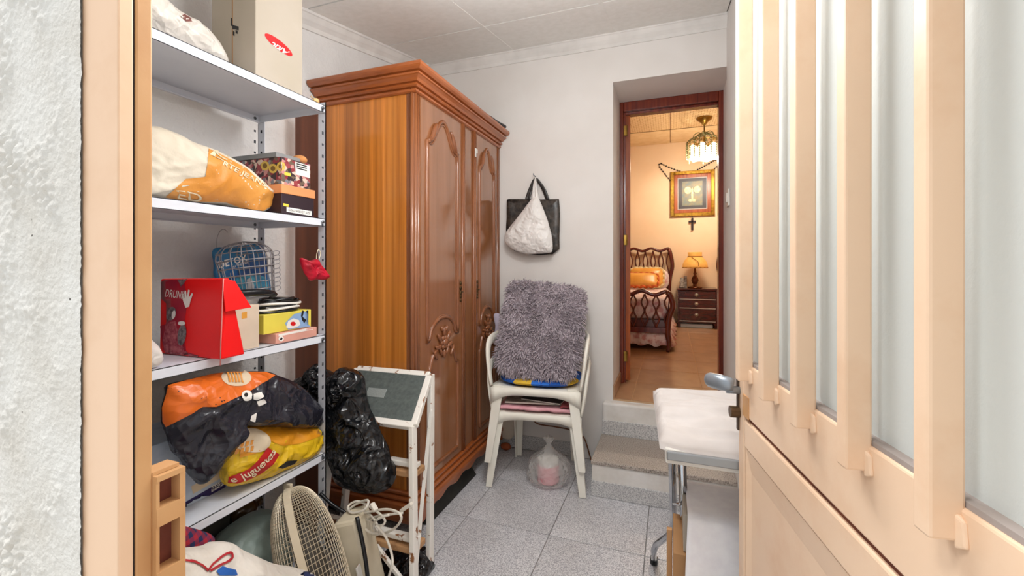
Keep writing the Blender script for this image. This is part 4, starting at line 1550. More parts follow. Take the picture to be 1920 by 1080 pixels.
MB().ellipsoid((-1.19, 1.228, S1 + .009), .006, .014, .008, 10, 6, fn=lambda p: 1 + .2 * noise.noise(p * 2)).tube([(-1.19, 1.214, S1 + .009), (-1.185, 1.198, S1 + .013)], .002, 6).build('yellow_peg', M('pale_yellow_wood', '#d8b77c', .6), smooth=True, label='small yellowish knob on the front corner of the top shelf', cat='peg')

# --- second shelf: cream and orange bag, shoe box, flowered box
m_cream = M('cream_paper_bag', '#dcd2c0', .6, col2='#d2c6b2', vs=5, bump=.35, bs=24, bd=.008)
m_orange = M('orange_bag_print', '#dc9848', .45, col2='#d58c38', vs=5, bump=.35, bs=24, bd=.008)
XB2 = -1.27
cb = thing('paper_carrier_bag', 'cream and orange paper carrier bag lying on the second shelf', 'bag', (-1.3, .85, S2))
cbb = pillow('bag_body', outl([(235, 250), (284, 237), (301, 240), (328, 251), (349, 263), (390, 278), (414, 289), (439, 302), (463, 316), (487, 338), (506, 356), (520, 364), (521, 374), (511, 386), (492, 397), (477, 402), (465, 400), (450, 391), (424, 382), (371, 379), (313, 370), (284, 365), (235, 360)], X=XB2),
             (1, 0, 0), .055, .12, m_cream, cb, n=200, rings=40, amp=.016, fr=11, seed=6, crump=True, lim=limiter(zmin=S2, xmin=-1.5, ymin=.46), centre=at(390, 335, X=XB2))
patch('orange_print', [(391, 279), (414, 290), (439, 303), (463, 317), (487, 339), (506, 357), (519, 366), (519, 375), (509, 386), (491, 396), (478, 400), (466, 398), (452, 389), (424, 379), (371, 377), (330, 373), (310, 369), (332, 350), (348, 335), (370, 333), (385, 331), (389, 305)], cbb, m_orange, cb, off=.0015, step=5)
lettering('RTE JEANS', (416, 309), (496, 352), 8, cbb, m_inkc, cb, off=.0032, bold=.015)
lettering('ED', (327, 369), (377, 377), 15, cbb, m_inkc, cb, off=.0032, bold=.01, shear=-.2)
lettering('C', (399, 287), (424, 302), 12, cbb, m_inkc, cb, off=.0032, bold=.01)
m_navy = M('dark_plum_card', '#33202a', .5, col2='#2a1921', vs=5)
m_lid = M('orange_lid', '#e79a63', .5)
t, b = carton('shoe_box', 'dark plum shoe box with an orange lid on the second shelf', (-1.475, 1.093, S2), (-1.205, 1.232, 1.442), m_navy, lidh=.030, lidmat=m_lid)
lb = patch('white_label', [(537, 388), (584, 396), (584, 405), (537, 397)], b, m_inkw, t, off=.0006, step=8)
lettering('GOLD VELVET SIZE', (540, 395), (581, 402), 4, lb, m_ink, t, off=.0008)
patch('yellow_sticker', [(531, 381), (541, 383), (541, 388), (531, 386)], b, M('yellow_sticker', '#e8d24a', .5), t, off=.0006, step=5)
# flowered box
m_flow, ntf, bf_ = new_mat('floral_print')
cof = coords(ntf)
vf = ntf.nodes.new('ShaderNodeTexVoronoi'); vf.inputs['Scale'].default_value = 85
ntf.links.new(cof, vf.inputs['Vector'])
sepf = ntf.nodes.new('ShaderNodeSeparateColor'); ntf.links.new(vf.outputs['Color'], sepf.inputs[0])
ntf.links.new(ramp(ntf, sepf.outputs[0], [(.0, '#3a262a'), (.2, '#9a3f44'), (.4, '#c78a86'), (.55, '#6d5a4a'), (.72, '#d7bfae'), (.86, '#8a2a34'), (.95, '#7d7f86')], 'CONSTANT'), bf_.inputs['Base Color'])
bf_.inputs['Roughness'].default_value = .45
t, b = carton('flowered_box', 'box printed with dense red flowers, on top of the shoe box', (-1.485, 1.102, 1.4435), (-1.215, 1.226, 1.535), m_flow)
lb = patch('price_label', [(553, 303), (580, 311), (581, 334), (554, 327)], b, m_inkw, t, off=.0006, step=8)
for k in range(3):
    patch('label_print', [(556, 306 + k * 4), (575, 311 + k * 4), (575, 313 + k * 4), (556, 308 + k * 4)], lb, m_ink, t, off=.0006, step=6)
m_gold = M('gold_print', '#d9b64e', .4)
for u, v, r in ((497, 311, 8), (512, 316, 8), (527, 312, 8)):
    ring = [(u + r * math.cos(a), v + r * 1.1 * math.sin(a)) for a in np.linspace(0, 2 * math.pi, 22, endpoint=False)]
    lb = patch('gold_ring', ring, b, m_gold, t, off=.0006, step=4)
    patch('ring_centre', [(u + r * .55 * math.cos(a), v + r * .6 * math.sin(a)) for a in np.linspace(0, 2 * math.pi, 16, endpoint=False)], lb, M('brown_print', '#7a5a22', .5) if u == 497 else bpy.data.materials['brown_print'], t, off=.0008, step=3)
patch('yellow_sticker', [(533, 322), (545, 325), (545, 331), (533, 328)], b, bpy.data.materials['yellow_sticker'], t, off=.0006, step=5)
patch('red_print', [(505, 350), (525, 344), (524, 350), (512, 355)], b, m_red, t, off=.0006, step=5)
MB().box((-1.488, 1.099, 1.5355), (-1.235, 1.20, 1.552)).build('box_lid', M('grey_card', '#8f9090', .6), t, bevel=.002)
MB().ellipsoid((-1.262, 1.222, 1.5535), .028, .024, .0175, 18, 10).build('orange_slipper_toe', M('orange_felt', '#d9955a', .9), smooth=True, label='rounded orange felt item poking out beside the flowered box', cat='slipper')

# --- third shelf
RB = thing('red_gift_bag', 'bright red gift bag with white lettering and drawn figures, third shelf', 'bag', (-1.255, .86, S3))
m_redb = M('bright_red_card', '#f01214', .35, col2='#e60e10', vs=3)
rb = MB()
x0, x1, y0, y1 = -1.375, -1.130, .830, .905
zt = 1.140
rb.hexa([(x0, y0, S3), (x1 - .002, y0, S3), (x1 - .004, y1, S3), (x0, y1, S3), (x0 - .005, y0 + .006, zt - .004), (x1 - .002, y0 + .006, zt), (x1 - .012, y0 + .035, zt), (x0 - .005, y0 + .035, zt - .004)])
rbo = rb.build('bag_body', m_redb, RB, bevel=.004)
q = [(x1 - .001, y0 + .006, zt), (x1 + .003, y0 + .04, zt - .008), (x1 + .010, y0 + .085, 1.055), (x1 + .004, y0 + .012, 1.050)]
MB().prism(q, (-.004, 0, 0)).build('side_flap', m_redb, RB, bevel=.001)
pl_ = MB().tube([at(419, 522, X=x1 + .001) + Vector((0, 0, 0)), at(417, 560, X=x1 + .001), at(416, 600, X=x1 + .001), at(414, 640, X=x1 + .001), at(413, 686, X=x1 + .001)], .0016, 6)
pl_.build('fold_line', M('pale_red_fold', '#d98a86', .5), RB, smooth=True)
patch('dark_red_print', [(297, 525), (345, 524), (352, 560), (345, 620), (352, 680), (308, 668), (299, 600)], rbo, M('wine_red_print', '#9a1130', .35, col2='#b3122a', vs=14), RB, off=.0006, step=10)
lettering('DRUNK', (310, 556), (347, 561), 15, rbo, m_inkw, RB, off=.0016, shear=.15)
hand = [(345, 566), (341, 552), (344, 551), (347, 560), (347, 545), (350, 545), (351, 558), (354, 543), (357, 544), (355, 559), (361, 549), (363, 551), (358, 565), (356, 575), (349, 577)]
patch('hand_print', hand, rbo, m_inkw, RB, off=.0016, step=3)
m_gry = M('grey_print', '#8a7f80', .5, col2='#4b4043', vs=120)
m_pkp = M('dusty_pink_print', '#c26a72', .5, col2='#8f2437', vs=90)
def ell(u, v, a, b_, rot=0, n=26):
    return [(u + a * math.cos(t) * math.cos(R(rot)) - b_ * math.sin(t) * math.sin(R(rot)), v + a * math.cos(t) * math.sin(R(rot)) + b_ * math.sin(t) * math.cos(R(rot))) for t in np.linspace(0, 2 * math.pi, n, endpoint=False)]
patch('figure_print', [(312, 605), (330, 602), (334, 620), (342, 635), (346, 660), (352, 682), (330, 678), (312, 668), (306, 640)], rbo, m_pkp, RB, off=.0012, step=5)
patch('figure_print', ell(322, 588, 9, 13, 15), rbo, m_gry, RB, off=.0016, step=4)
patch('figure_print', ell(342, 628, 8, 20, 8), rbo, m_gry, RB, off=.0016, step=4)
patch('figure_print', ell(327, 590, 3.5, 8, 10), rbo, m_inkw, RB, off=.0022, step=3)
patch('figure_print', ell(342, 606, 7, 4, 0), rbo, m_inkw, RB, off=.0022, step=3)
patch('figure_print', ell(340, 542, 0.1 + 9, 4, 0)[:13] if False else [(333, 524), (352, 523), (346, 531), (340, 538), (337, 530)], rbo, m_gry, RB, off=.0016, step=3)
# white bag and pale boxes at the left end of the third shelf
pillow('crumpled_white_bag', [(-1.2, .56, S3), (-1.2, .56, S3 + .12), (-1.2, .63, S3 + .13), (-1.2, .69, S3 + .085), (-1.2, .725, S3 + .04), (-1.2, .72, S3 + .005), (-1.2, .65, S3)], (1, 0, 0), .05, .08, plastic_film('soft_white_bag', '#e2ded8', .4, .5, 18, .01), n=70, rings=12, amp=.016, fr=14, seed=8, crump=True,
       lim=limiter(zmin=S3), label='crumpled white bag at the left end of the third shelf', cat='bag')
carton('pale_storage_box', 'pale lilac box behind the crumpled white bag on the third shelf', (-1.47, .60, S3), (-1.33, .775, 1.10), M('pale_lilac_card', '#c9bfc4', .6))
carton('small_red_box', 'small dark red box on top of the pale lilac box', (-1.45, .63, 1.1015), (-1.34, .77, 1.165), M('dark_red_card', '#a11a22', .5, col2='#7d1119', vs=40))
# beige box
t, b = carton('beige_box', 'plain beige cardboard box beside the red gift bag', (-1.37, .912, S3), (-1.19, .998, 1.055), M('beige_card', '#d9c6b0', .6))
patch('orange_sticker', [(453, 586), (463, 584), (463, 596), (453, 598)], b, M('orange_sticker', '#d99a3c', .5), t, off=.0006, step=5)
patch('handle_slot', [(442.5, 605), (444.5, 604.5), (445, 631), (443, 631.5)], b, m_ink, t, off=.0006, step=5)
# pink lid box, yellow and blue box
m_pnk = M('salmon_pink_card', '#dca090', .5)
t, b = carton('flat_pink_box', 'flat salmon pink box at the front of the third shelf', (-1.285, 1.050, S3), (-1.182, 1.222, .955), m_pnk)
lb = patch('white_emblem', ell(527, 635, 5, 5), b, m_inkw, t, off=.0006, step=4)
patch('emblem_mark', [(524, 637), (527, 632), (530, 634), (528, 638)], lb, m_ink, t, off=.0006, step=3)
patch('white_stripe', [(522, 627), (595, 612), (595, 616), (522, 631)], b, m_inkw, t, off=.0005, step=8)
m_yel = M('yellow_card', '#e0cf52', .5)
m_blu = M('pale_blue_card', '#8fb0da', .5)
t, b = carton('yellow_blue_box', 'yellow and pale blue printed box on the flat pink box', (-1.285, 1.020, .9565), (-1.198, 1.212, 1.018), m_yel)
patch('blue_print', [(551, 589), (587, 580), (590, 611), (540, 618), (534, 606)], b, m_blu, t, off=.0006, step=8)
patch('swirl_print', [(536, 614), (540, 602), (550, 597), (560, 600), (563, 609), (556, 613), (545, 616)], b, m_inkw, t, off=.0010, step=4)
patch('swirl_print', ell(549, 607, 5, 4), b, m_red, t, off=.0014, step=4)
patch('swirl_print', [(566, 582), (570, 583), (567, 594), (574, 600), (570, 606), (566, 600), (564, 592)], b, m_ink, t, off=.0010, step=3)
# hidden support box and wire lantern with blue packet
carton('grey_storage_box', 'grey storage box at the back of the third shelf below the wire cage', (-1.49, 1.02, S3), (-1.292, 1.205, 1.062), M('grey_storage_card', '#a59f9a', .6))
m_wire = M('grey_iron_wire', '#a8a6a8', .4, .3, col2='#8a888c', vs=20)
wl = thing('wire_cage_lantern', 'domed grey wire cage lantern on the third shelf', 'lantern', (-1.345, 1.095, 1.063))
lc = Vector((-1.345, 1.095, 1.0655)); rot_l = Matrix.Rotation(R(-6), 3, 'Y') @ Matrix.Rotation(R(4), 3, 'X')
def lr(a, h):
    if h < .135:
        r = .072 + .014 * h / .135
    else:
        q = (h - .135) / .055
        r = .086 * math.sqrt(max(0, 1 - q * q))
    return lc + rot_l @ Vector((r * math.cos(a), r * math.sin(a), h))
for k in range(16):
    a = 2 * math.pi * k / 16
    MB().tube([lr(a, h) for h in list(np.linspace(0, .135, 4)) + list(np.linspace(.15, .19, 7))], .0018, 5).build('wire', m_wire, wl, smooth=True)
for h in (.002, .025, .05, .075, .10, .125, .152, .176):
    MB().tube([lr(2 * math.pi * k / 36, h) for k in range(36)], .0018, 5, True).build('wire_ring', m_wire, wl, smooth=True)
# bulging wire loops down its right side
for k in range(9):
    h = .01 + k * .0155
    c = lr(R(62), h + .007)
    out = (c - lc - rot_l @ Vector((0, 0, h))).normalized()
    MB().tube([c + out * (.011 + .011 * math.cos(t)) + Vector((0, 0, .009 * math.sin(t))) for t in np.linspace(0, 2 * math.pi, 14, endpoint=False)], .0012, 5, True).build('wire_loop', m_wire, wl, smooth=True)
hp = catmull([at(406, 465, X=-1.44), at(407, 447, X=-1.44), at(413, 433, X=-1.44), at(421, 430, X=-1.44), at(427, 436, X=-1.44)], 16, False)
MB().tube(hp, .0011, 5).build('wire_handle', m_wire, wl, smooth=True)
m_bpk = M('blue_foil_packet', '#27518c', .3, col2='#2f78a8', vs=8, lo=.45, hi=.6)
bp_ = thing('blue_packet', 'blue foil packet standing upright behind the wire cage lantern', 'packet', (-1.452, 1.02, 1.063))
bo = pillow('packet_body', outl([(400, 467), (430, 463), (462, 459), (484, 456), (495, 472), (502, 510), (506, 549), (480, 552), (450, 552), (425, 541), (403, 522), (401, 495)], X=-1.452), (1, 0, 0), .016, .012, m_bpk, bp_, n=80, rings=10, amp=.004, fr=24, power=6)
lettering('DETOX', (411, 503), (464, 489), 13, bo, m_inkw, bp_, off=.002, bold=.02)
lettering('DU THE VERT', (434, 503), (468, 493), 4, bo, m_inkw, bp_, off=.002, bold=.01)
patch('pale_print', [(440, 520), (475, 512), (498, 520), (503, 546), (478, 549), (448, 549)], bo, M('teal_print', '#4fa3b8', .4, col2='#2f6f98', vs=40), bp_, off=.0016, step=6)
patch('grey_print', [(462, 524), (470, 520), (476, 535), (476, 548), (464, 548)], bo, M('pale_grey_print', '#b9bcbf', .4), bp_, off=.0024, step=5)
# black headband-like strap and coiled cable
m_blk = M('black_plastic', '#191a1e', .25)
hp = catmull([(-1.30, .918, 1.062), (-1.25, .93, 1.085), (-1.215, .97, 1.090), (-1.205, 1.03, 1.088), (-1.225, 1.08, 1.078), (-1.26, 1.10, 1.066)], 26, False)
MB().tube(hp, [.006 + .013 * math.sin(i / 25 * math.pi) for i in range(26)], 10, flat=.6).build('black_hair_clamp', m_blk, smooth=True, label='curved shiny black plastic strap on the beige box', cat='strap')
cc_ = thing('coiled_cable', 'coiled black and white cable resting on the yellow box', 'cable', (-1.235, 1.105, 1.019))
for k, (mt, dz, rr, ph) in enumerate(((m_blk, .0045, .062, 0), (m_inkw, .012, .066, 1), (m_blk, .020, .060, 2), (m_inkw, .027, .064, 3), (m_blk, .034, .056, 4), (m_inkw, .018, .050, 5), (m_blk, .041, .050, .6))):
    lp = [Vector((-1.240 + rr * .62 * math.cos(t) + .003 * math.sin(3 * t + ph), 1.112 + rr * 1.25 * math.sin(t) + .004 * math.cos(2 * t + ph), 1.0195 + dz + .003 * math.sin(2 * t + ph))) for t in np.linspace(0, 2 * math.pi, 40, endpoint=False)]
    MB().tube(lp, .0042, 7, True).build('cable_loop', mt, cc_, smooth=True)
# red satin pouch hanging on the front post
rp = thing('red_satin_pouch', 'small crumpled crimson satin pouch hanging on the front shelving post', 'pouch', at(588, 525, X=-1.160))
pillow('pouch_body', outl([(563, 484), (572, 488), (584, 488), (594, 486), (600, 496), (612, 514), (616, 520), (607, 525), (592, 524), (582, 526), (574, 517), (567, 503)], X=-1.160), (1, 0, 0), .016, .010, M('crimson_satin', '#c4102f', .4, col2='#9c0a22', vs=20, bump=.5, bs=60), rp, n=70, rings=12, amp=.012, fr=32, seed=3, crump=True)
MB().tube(catmull([at(593, 488, X=-1.160), at(594, 476, X=-1.170), at(597, 468, X=-1.172), at(601, 474, X=-1.172), at(598, 487, X=-1.162)], 18, False), .0012, 5).build('cord', m_inkc, rp, smooth=True)

# --- fourth shelf
m_ob = plastic_film('dark_navy_film', '#23232d', .22, .6, 16, .014)
m_orf = plastic_film('orange_film', '#dd6a1e', .3, .5, 16, .012)
XB4 = -1.205
ob = thing('orange_black_bag', 'orange and dark navy plastic bag bulging on the fourth shelf', 'bag', (-1.25, .98, .57))
obo = pillow('bag_body', outl([(314, 722), (353, 712), (403, 700), (437, 697), (498, 697), (520, 704), (548, 714), (573, 732), (596, 757), (604, 771), (603, 796), (576, 803), (520, 801), (470, 799), (443, 801), (439, 838), (426, 858), (409, 876), (387, 898), (375, 908), (364, 900), (348, 880), (340, 862), (323, 847), (314, 816), (305, 791), (304, 763), (312, 738)], X=XB4),
             (1, 0, 0), .060, .055, m_ob, ob, n=220, rings=44, amp=.020, fr=10, seed=11, crump=True, centre=at(430, 770, X=XB4), lim=limiter(zmax=SHZ[2] - .029, ymax=1.252))
patch('orange_print', [(316, 723), (353, 713), (403, 701), (437, 698), (497, 698), (516, 704), (490, 720), (462, 738), (430, 752), (405, 762), (380, 763), (362, 774), (337, 787), (312, 800), (306, 790), (305, 764), (313, 739)], obo, m_orf, ob, off=.002, step=6)
lo_ = patch('cream_oval', ell(442, 709, 28, 16, 2), obo, M('cream_oval_print', '#e0cdb0', .4), ob, off=.0035, step=5)
for k in range(5):
    patch('brown_stripe', [(424 + k * 6, 700), (427 + k * 6, 700), (431 + k * 6, 718), (427 + k * 6, 718)], obo, bpy.data.materials['red_brown_moulding'] if False else m_orange, ob, off=.005, step=4)
for pts in (ell(462, 742, 10, 9), [(474, 740), (490, 736), (494, 744), (480, 750), (474, 748)], [(480, 752), (494, 748), (498, 756), (484, 762)], [(470, 780), (480, 774), (478, 790), (468, 788)]):
    patch('white_print', pts, obo, m_inkw, ob, off=.0032, step=4)
patch('navy_dot', ell(460, 742, 3.5, 3.5), obo, m_ink, ob, off=.0045, step=3)
m_yf = plastic_film('yellow_film', '#e2b81f', .25, .6, 18, .012)
XY4 = -1.215
yb = thing('yellow_shop_bag', 'yellow and orange plastic shop bag with red lettering band on the fourth shelf', 'bag', (-1.22, 1.06, S4))
ybo = pillow('bag_body', outl([(430, 802), (470, 798), (540, 800), (604, 804), (606, 822), (602, 842), (584, 856), (537, 880), (492, 898), (442, 910), (424, 908), (422, 880), (424, 850)], X=XY4), (1, 0, 0), .045, .10, m_yf, yb, n=180, rings=36, amp=.014, fr=12, seed=13, crump=True, lim=limiter(zmin=S4, ymax=1.252))
patch('orange_print', [(470, 801), (540, 803), (602, 806), (600, 818), (560, 832), (530, 836), (508, 828), (480, 850), (450, 858), (445, 820)], ybo, plastic_film('amber_film', '#e09420', .3, .5, 16, .008), yb, off=.002, step=6)
patch('cream_oval', ell(470, 826, 36, 22, 6), ybo, bpy.data.materials['cream_oval_print'], yb, off=.0035, step=5)
for k in range(4):
    for j in range(2):
        patch('amber_block', [(442 + k * 9, 830 + j * 11 - k * 1.5), (448 + k * 9, 829 + j * 11 - k * 1.5), (446 + k * 9, 838 + j * 11 - k * 1.5), (440 + k * 9, 840 + j * 11 - k * 1.5)], ybo, m_orange, yb, off=.0052, step=4)
rbn = patch('red_band', [(428, 904), (430, 893), (452, 885), (468, 877), (484, 862), (500, 838), (522, 852), (512, 869), (490, 886), (466, 898), (446, 905)], ybo, plastic_film('red_film', '#b81d1d', .35, .4, 16, .006), yb, off=.004, step=5)
lettering('e juguetes', (436, 903), (516, 848), 12, ybo, m_inkc, yb, off=.0062, bold=.012, bend=-9)
patch('black_mark', [(520, 877), (538, 864), (558, 862), (552, 869), (530, 878)], ybo, m_ink, yb, off=.002, step=5)
t, b = carton('appliance_box', 'white and purple appliance box at the front left of the fourth shelf', (-1.46, .70, S4), (-1.281, .962, .70), M('pale_blue_print_card', '#c4cfdc', .4, col2='#a9b6c8', vs=14))
pb4 = patch('purple_band', [(346, 942), (423, 898), (423, 913), (346, 954)], b, M('purple_print', '#2d1f5c', .4), t, off=.0006, step=8)
patch('white_block', [(396, 912), (421, 898), (421, 908), (396, 923)], b, m_inkw, t, off=.0010, step=6)
lettering('BRAUN', (398, 920), (420, 907), 7, b, M('deep_purple_print', '#241a48', .4), t, off=.0016, bold=.02)
patch('cream_print', [(358, 912), (385, 896), (408, 880), (420, 884), (420, 893), (362, 926)], b, bpy.data.materials['cream_oval_print'], t, off=.0006, step=6)
m_gc = M('lilac_grey_cloth', '#8d8489', .9, col2='#6b646b', vs=9, bump=.4, bs=30)
pillow('grey_clothes', [(-1.36, .52, S4), (-1.36, .52, S4 + .33), (-1.36, .62, S4 + .37), (-1.36, .70, S4 + .36), (-1.36, .74, S4 + .2), (-1.36, .75, S4 + .05), (-1.36, .72, S4)], (1, 0, 0), .12, .10, m_gc, n=80, rings=14, amp=.02, fr=10, seed=17, lim=limiter(zmin=S4, zmax=.885, ymin=.46, ymax=.735),
       label='heap of lilac grey clothes at the left end of the fourth shelf', cat='clothes')

# ================================================================== bottom left: bundles, heater, cords
m_bed = M('white_quilt_cotton', '#e6e0d7', .85, col2='#dad2c7', vs=5, bump=.7, bs=9, bd=.03)
qt = thing('quilt_bundle', 'white printed quilt bundle on the floor in front of the shelving', 'quilt', (-1.0, .80, 0))
qo = pillow('quilt_body', outl([(300, 1040), (343, 1030), (388, 1025), (408, 1018), (433, 1018), (451, 1030), (480, 1043), (518, 1058), (560, 1066), (585, 1078), (598, 1110), (600, 1180), (590, 1300), (560, 1420), (420, 1420), (300, 1400), (270, 1200)], X=-1.02), (1, 0, 0), .10, .12, m_bed, qt,
            n=190, rings=36, amp=.040, fr=8, seed=21, power=2.2, lim=limiter(zmin=0, xmin=-1.17, ymin=.40), dist=.3, crump=True)
m_redp = M('red_print_line', '#b3202a', .6)
def stroke(pts, w):
    pts = [Vector(p) for p in catmull([(x, y, 0) for x, y in pts], 26, False)]
    L, Rr = [], []
    for i, p in enumerate(pts):
        d = (pts[min(i + 1, 25)] - pts[max(i - 1, 0)]).normalized()
        nn = Vector((-d.y, d.x, 0)) * w / 2
        L.append((p + nn)[:2]); Rr.append((p - nn)[:2])
    return L + Rr[::-1]
patch('red_curve', stroke([(346, 1051), (362, 1054), (378, 1062), (389, 1072)], 4), qo, m_redp, qt, off=.003, step=4)
patch('red_curve', stroke([(389, 1071), (400, 1057), (416, 1044), (429, 1038), (433, 1040)], 4), qo, m_redp, qt, off=.004, step=4)
patch('red_curve', stroke([(432, 1038), (433, 1047), (424, 1055), (408, 1063), (392, 1073)], 4), qo, m_redp, qt, off=.004, step=4)
patch('blue_print', [(404, 1072), (416, 1063), (440, 1070), (444, 1080), (410, 1080)], qo, M('blue_print_patch', '#2563b8', .6), qt, off=.003, step=5)
patch('navy_plaid_patch', [(568, 1074), (580, 1066), (592, 1076), (586, 1084), (570, 1084)], qo, M('navy_patch', '#2a3768', .7), qt, off=.003, step=5)
# plaid cloth behind
m_pl, ntp, bpl = new_mat('red_navy_plaid')
cop = coords(ntp)
w1 = ntp.nodes.new('ShaderNodeTexWave'); w1.bands_direction = 'Y'; w1.inputs['Scale'].default_value = 14
w2 = ntp.nodes.new('ShaderNodeTexWave'); w2.bands_direction = 'Z'; w2.inputs['Scale'].default_value = 14
for w in (w1, w2):
    ntp.links.new(cop, w.inputs['Vector'])
mxp = ntp.nodes.new('ShaderNodeMix'); mxp.data_type = 'RGBA'; mxp.inputs[0].default_value = .5
ntp.links.new(ramp(ntp, w1.outputs['Fac'], [(.45, '#9c1c2e'), (.55, '#1f2a55')]), mxp.inputs[6])
ntp.links.new(ramp(ntp, w2.outputs['Fac'], [(.45, '#a51f30'), (.55, '#1b244a')]), mxp.inputs[7])
ntp.links.new(mxp.outputs[2], bpl.inputs['Base Color'])
bpl.inputs['Roughness'].default_value = .9
pillow('plaid_blanket', outl([(300, 990), (330, 986), (360, 990), (396, 1003), (396, 1020), (370, 1040), (330, 1040), (300, 1030)], X=-1.125), (1, 0, 0), .030, .045, m_pl, n=80, rings=14, amp=.008, fr=12, seed=23, lim=limiter(xmin=-1.176),
       label='red and navy plaid blanket corner tucked behind the white quilt', cat='blanket')
pillow('grey_green_bag', [(-1.32, .925, S5), (-1.32, .92, .18), (-1.32, .95, .28), (-1.32, 1.01, .325), (-1.32, 1.10, .335), (-1.32, 1.17, .30), (-1.32, 1.195, .2), (-1.32, 1.19, S5)], (1, 0, 0), .10, .10, plastic_film('grey_green_film', '#8b9a92', .45, .4, 14, .01), n=90, rings=16, amp=.02, fr=9, seed=25, crump=True, lim=limiter(zmin=S5, xmax=-1.195),
       label='bulging grey green plastic bag on the lowest shelf', cat='bag')
bt = thing('brown_glass_jug', 'brown glazed jug lying at the back of the lowest shelf', 'jug', (-1.455, 1.0, .30))
p0, p1 = at(432, 968, X=-1.45), at(492, 938, X=-1.45)
ax = (p1 - p0).normalized(); s_, t_ = frame_of(ax)
axm = Matrix((s_, t_, ax)).transposed()
MB().lathe([(.001, 0), (.026, 0), (.034, .01), (.038, .03), (.037, .065), (.028, .085), (.015, .095), (.014, .115), (.017, .118), (.001, .118)], p0, 24, axm).build('jug_body', M('brown_glaze', '#4f3515', .15, coat=.6), bt, smooth=True)
sup = carton('dark_support_box', 'dark box on the lowest shelf beneath the brown jug', (-1.495, .93, S5), (-1.452, 1.19, .33), M('dark_box_card', '#5a5750', .8))

# old fan heater: two domed wire guards joined by a cream band
hf = thing('wire_guard_fan', 'cream wire guarded fan leaning on the floor beside the white quilt', 'fan', (-.98, 1.13, 0))
m_guard = M('cream_enamel_wire', '#d8cbb4', .4, .2, col2='#c7b99f', vs=20)
pc = at(588, 1052, Z=None, Y=1.12)
axl = (at(622, 1160, Y=1.10) - at(552, 920, Y=1.14)).normalized()      # long axis, leaning
right = (at(700, 1052, Y=1.12) - at(500, 1052, Y=1.12)).normalized()
fw = axl.cross(right).normalized()
right = fw.cross(axl).normalized()
RMf = Matrix((right, fw, -axl)).transposed()
rxx, ryy, rzz = .092, .10, .250
cg_ = at(586, 1064, Y=1.09)
n, rings = 58, 54
V, F = [], []
for i in range(rings + 1):
    ph = -math.pi / 2 + math.pi * i / rings
    for k in range(n):
        a = 2 * math.pi * k / n
        e = .8
        cxp = math.copysign(abs(math.cos(ph)) ** e, math.cos(ph))
        V.append(cg_ + RMf @ Vector((cxp * math.cos(a) * rxx, cxp * math.sin(a) * ryy, math.copysign(abs(math.sin(ph)) ** .9, math.sin(ph)) * rzz)))
for i in range(2, rings - 2):
    for k in range(n):
        l = (k + 1) % n
        F.append((i * n + k, i * n + l, (i + 1) * n + l, (i + 1) * n + k))
zmin_ = min(v.z for v in V)
V = [Vector((v.x, v.y, max(v.z, .004))) for v in V]
go = link_mesh('wire_guard', V, F, m_guard, hf, smooth=False)
wf = go.modifiers.new('wire', 'WIREFRAME'); wf.thickness = .0026; wf.use_even_offset = False
def gpt(a, ph, k=1.02):
    cxp = math.copysign(abs(math.cos(ph)) ** .8, math.cos(ph))
    q = cg_ + RMf @ Vector((cxp * math.cos(a) * rxx * k, cxp * math.sin(a) * ryy * k, math.copysign(abs(math.sin(ph)) ** .9, math.sin(ph)) * rzz * k))
    return Vector((q.x, q.y, max(q.z, .006)))
a0 = R(232) if gpt(R(232), 0).y < gpt(R(52), 0).y else R(52)
band = [gpt(a0, ph) for ph in np.linspace(-math.pi / 2, math.pi / 2, 30)]
side = (gpt(a0 + .2, 0) - gpt(a0 - .2, 0)).normalized()
V, F = [], []
for i, p in enumerate(band):
    V += [p - side * .011, p + side * .011]
F = [(2 * i, 2 * i + 1, 2 * i + 3, 2 * i + 2) for i in range(len(band) - 1)]
bd = link_mesh('guard_band', V, F, M('cream_enamel', '#d9cab0', .4), hf)
mm = bd.modifiers.new('shell', 'SOLIDIFY'); mm.thickness = .004; mm.offset = 0
MB().obox(band[-2] + Vector((0, 0, .004)), .03, .012, .022).build('band_clip', m_guard, hf, bevel=.002)
# motor body inside
MB().ellipsoid(cg_, .04, .045, .14, 16, 10, RMf).build('motor', M('dark_motor', '#4b453d', .6), hf, smooth=True)

# cream appliance with chrome parts behind the fan
ca = thing('cream_appliance', 'cream metal appliance with chrome parts standing beside the fan', 'appliance', (-.93, 1.27, 0))
m_cre = M('cream_metal', '#ded4bd', .4, col2='#d0c4aa', vs=8)
rz_ = Matrix.Rotation(R(14), 3, 'Z') @ Matrix.Rotation(R(-14), 3, 'Y')
MB().obox((-1.01, 1.245, .165), .085, .11, .30, rz_).build('housing', m_cre, ca, bevel=.012)
MB().obox((-.968, 1.20, .14), .006, .05, .08, rz_).build('label_plate', m_inkw, ca, bevel=.001)
m_chr = M('chrome', '#c9ccd0', .08, 1.0, col2='#aeb2b8', vs=12)
MB().obox((-.925, 1.24, .05), .07, .09, .09, Matrix.Rotation(R(20), 3, 'Z')).build('chrome_foot', m_chr, ca, bevel=.015)
MB().tube(catmull([(-.99, 1.20, .33), (-.955, 1.19, .24), (-.935, 1.185, .15), (-.93, 1.18, .06), (-.935, 1.18, .012)], 20, False), .007, 8).build('dark_handle', m_blk, ca, smooth=True)

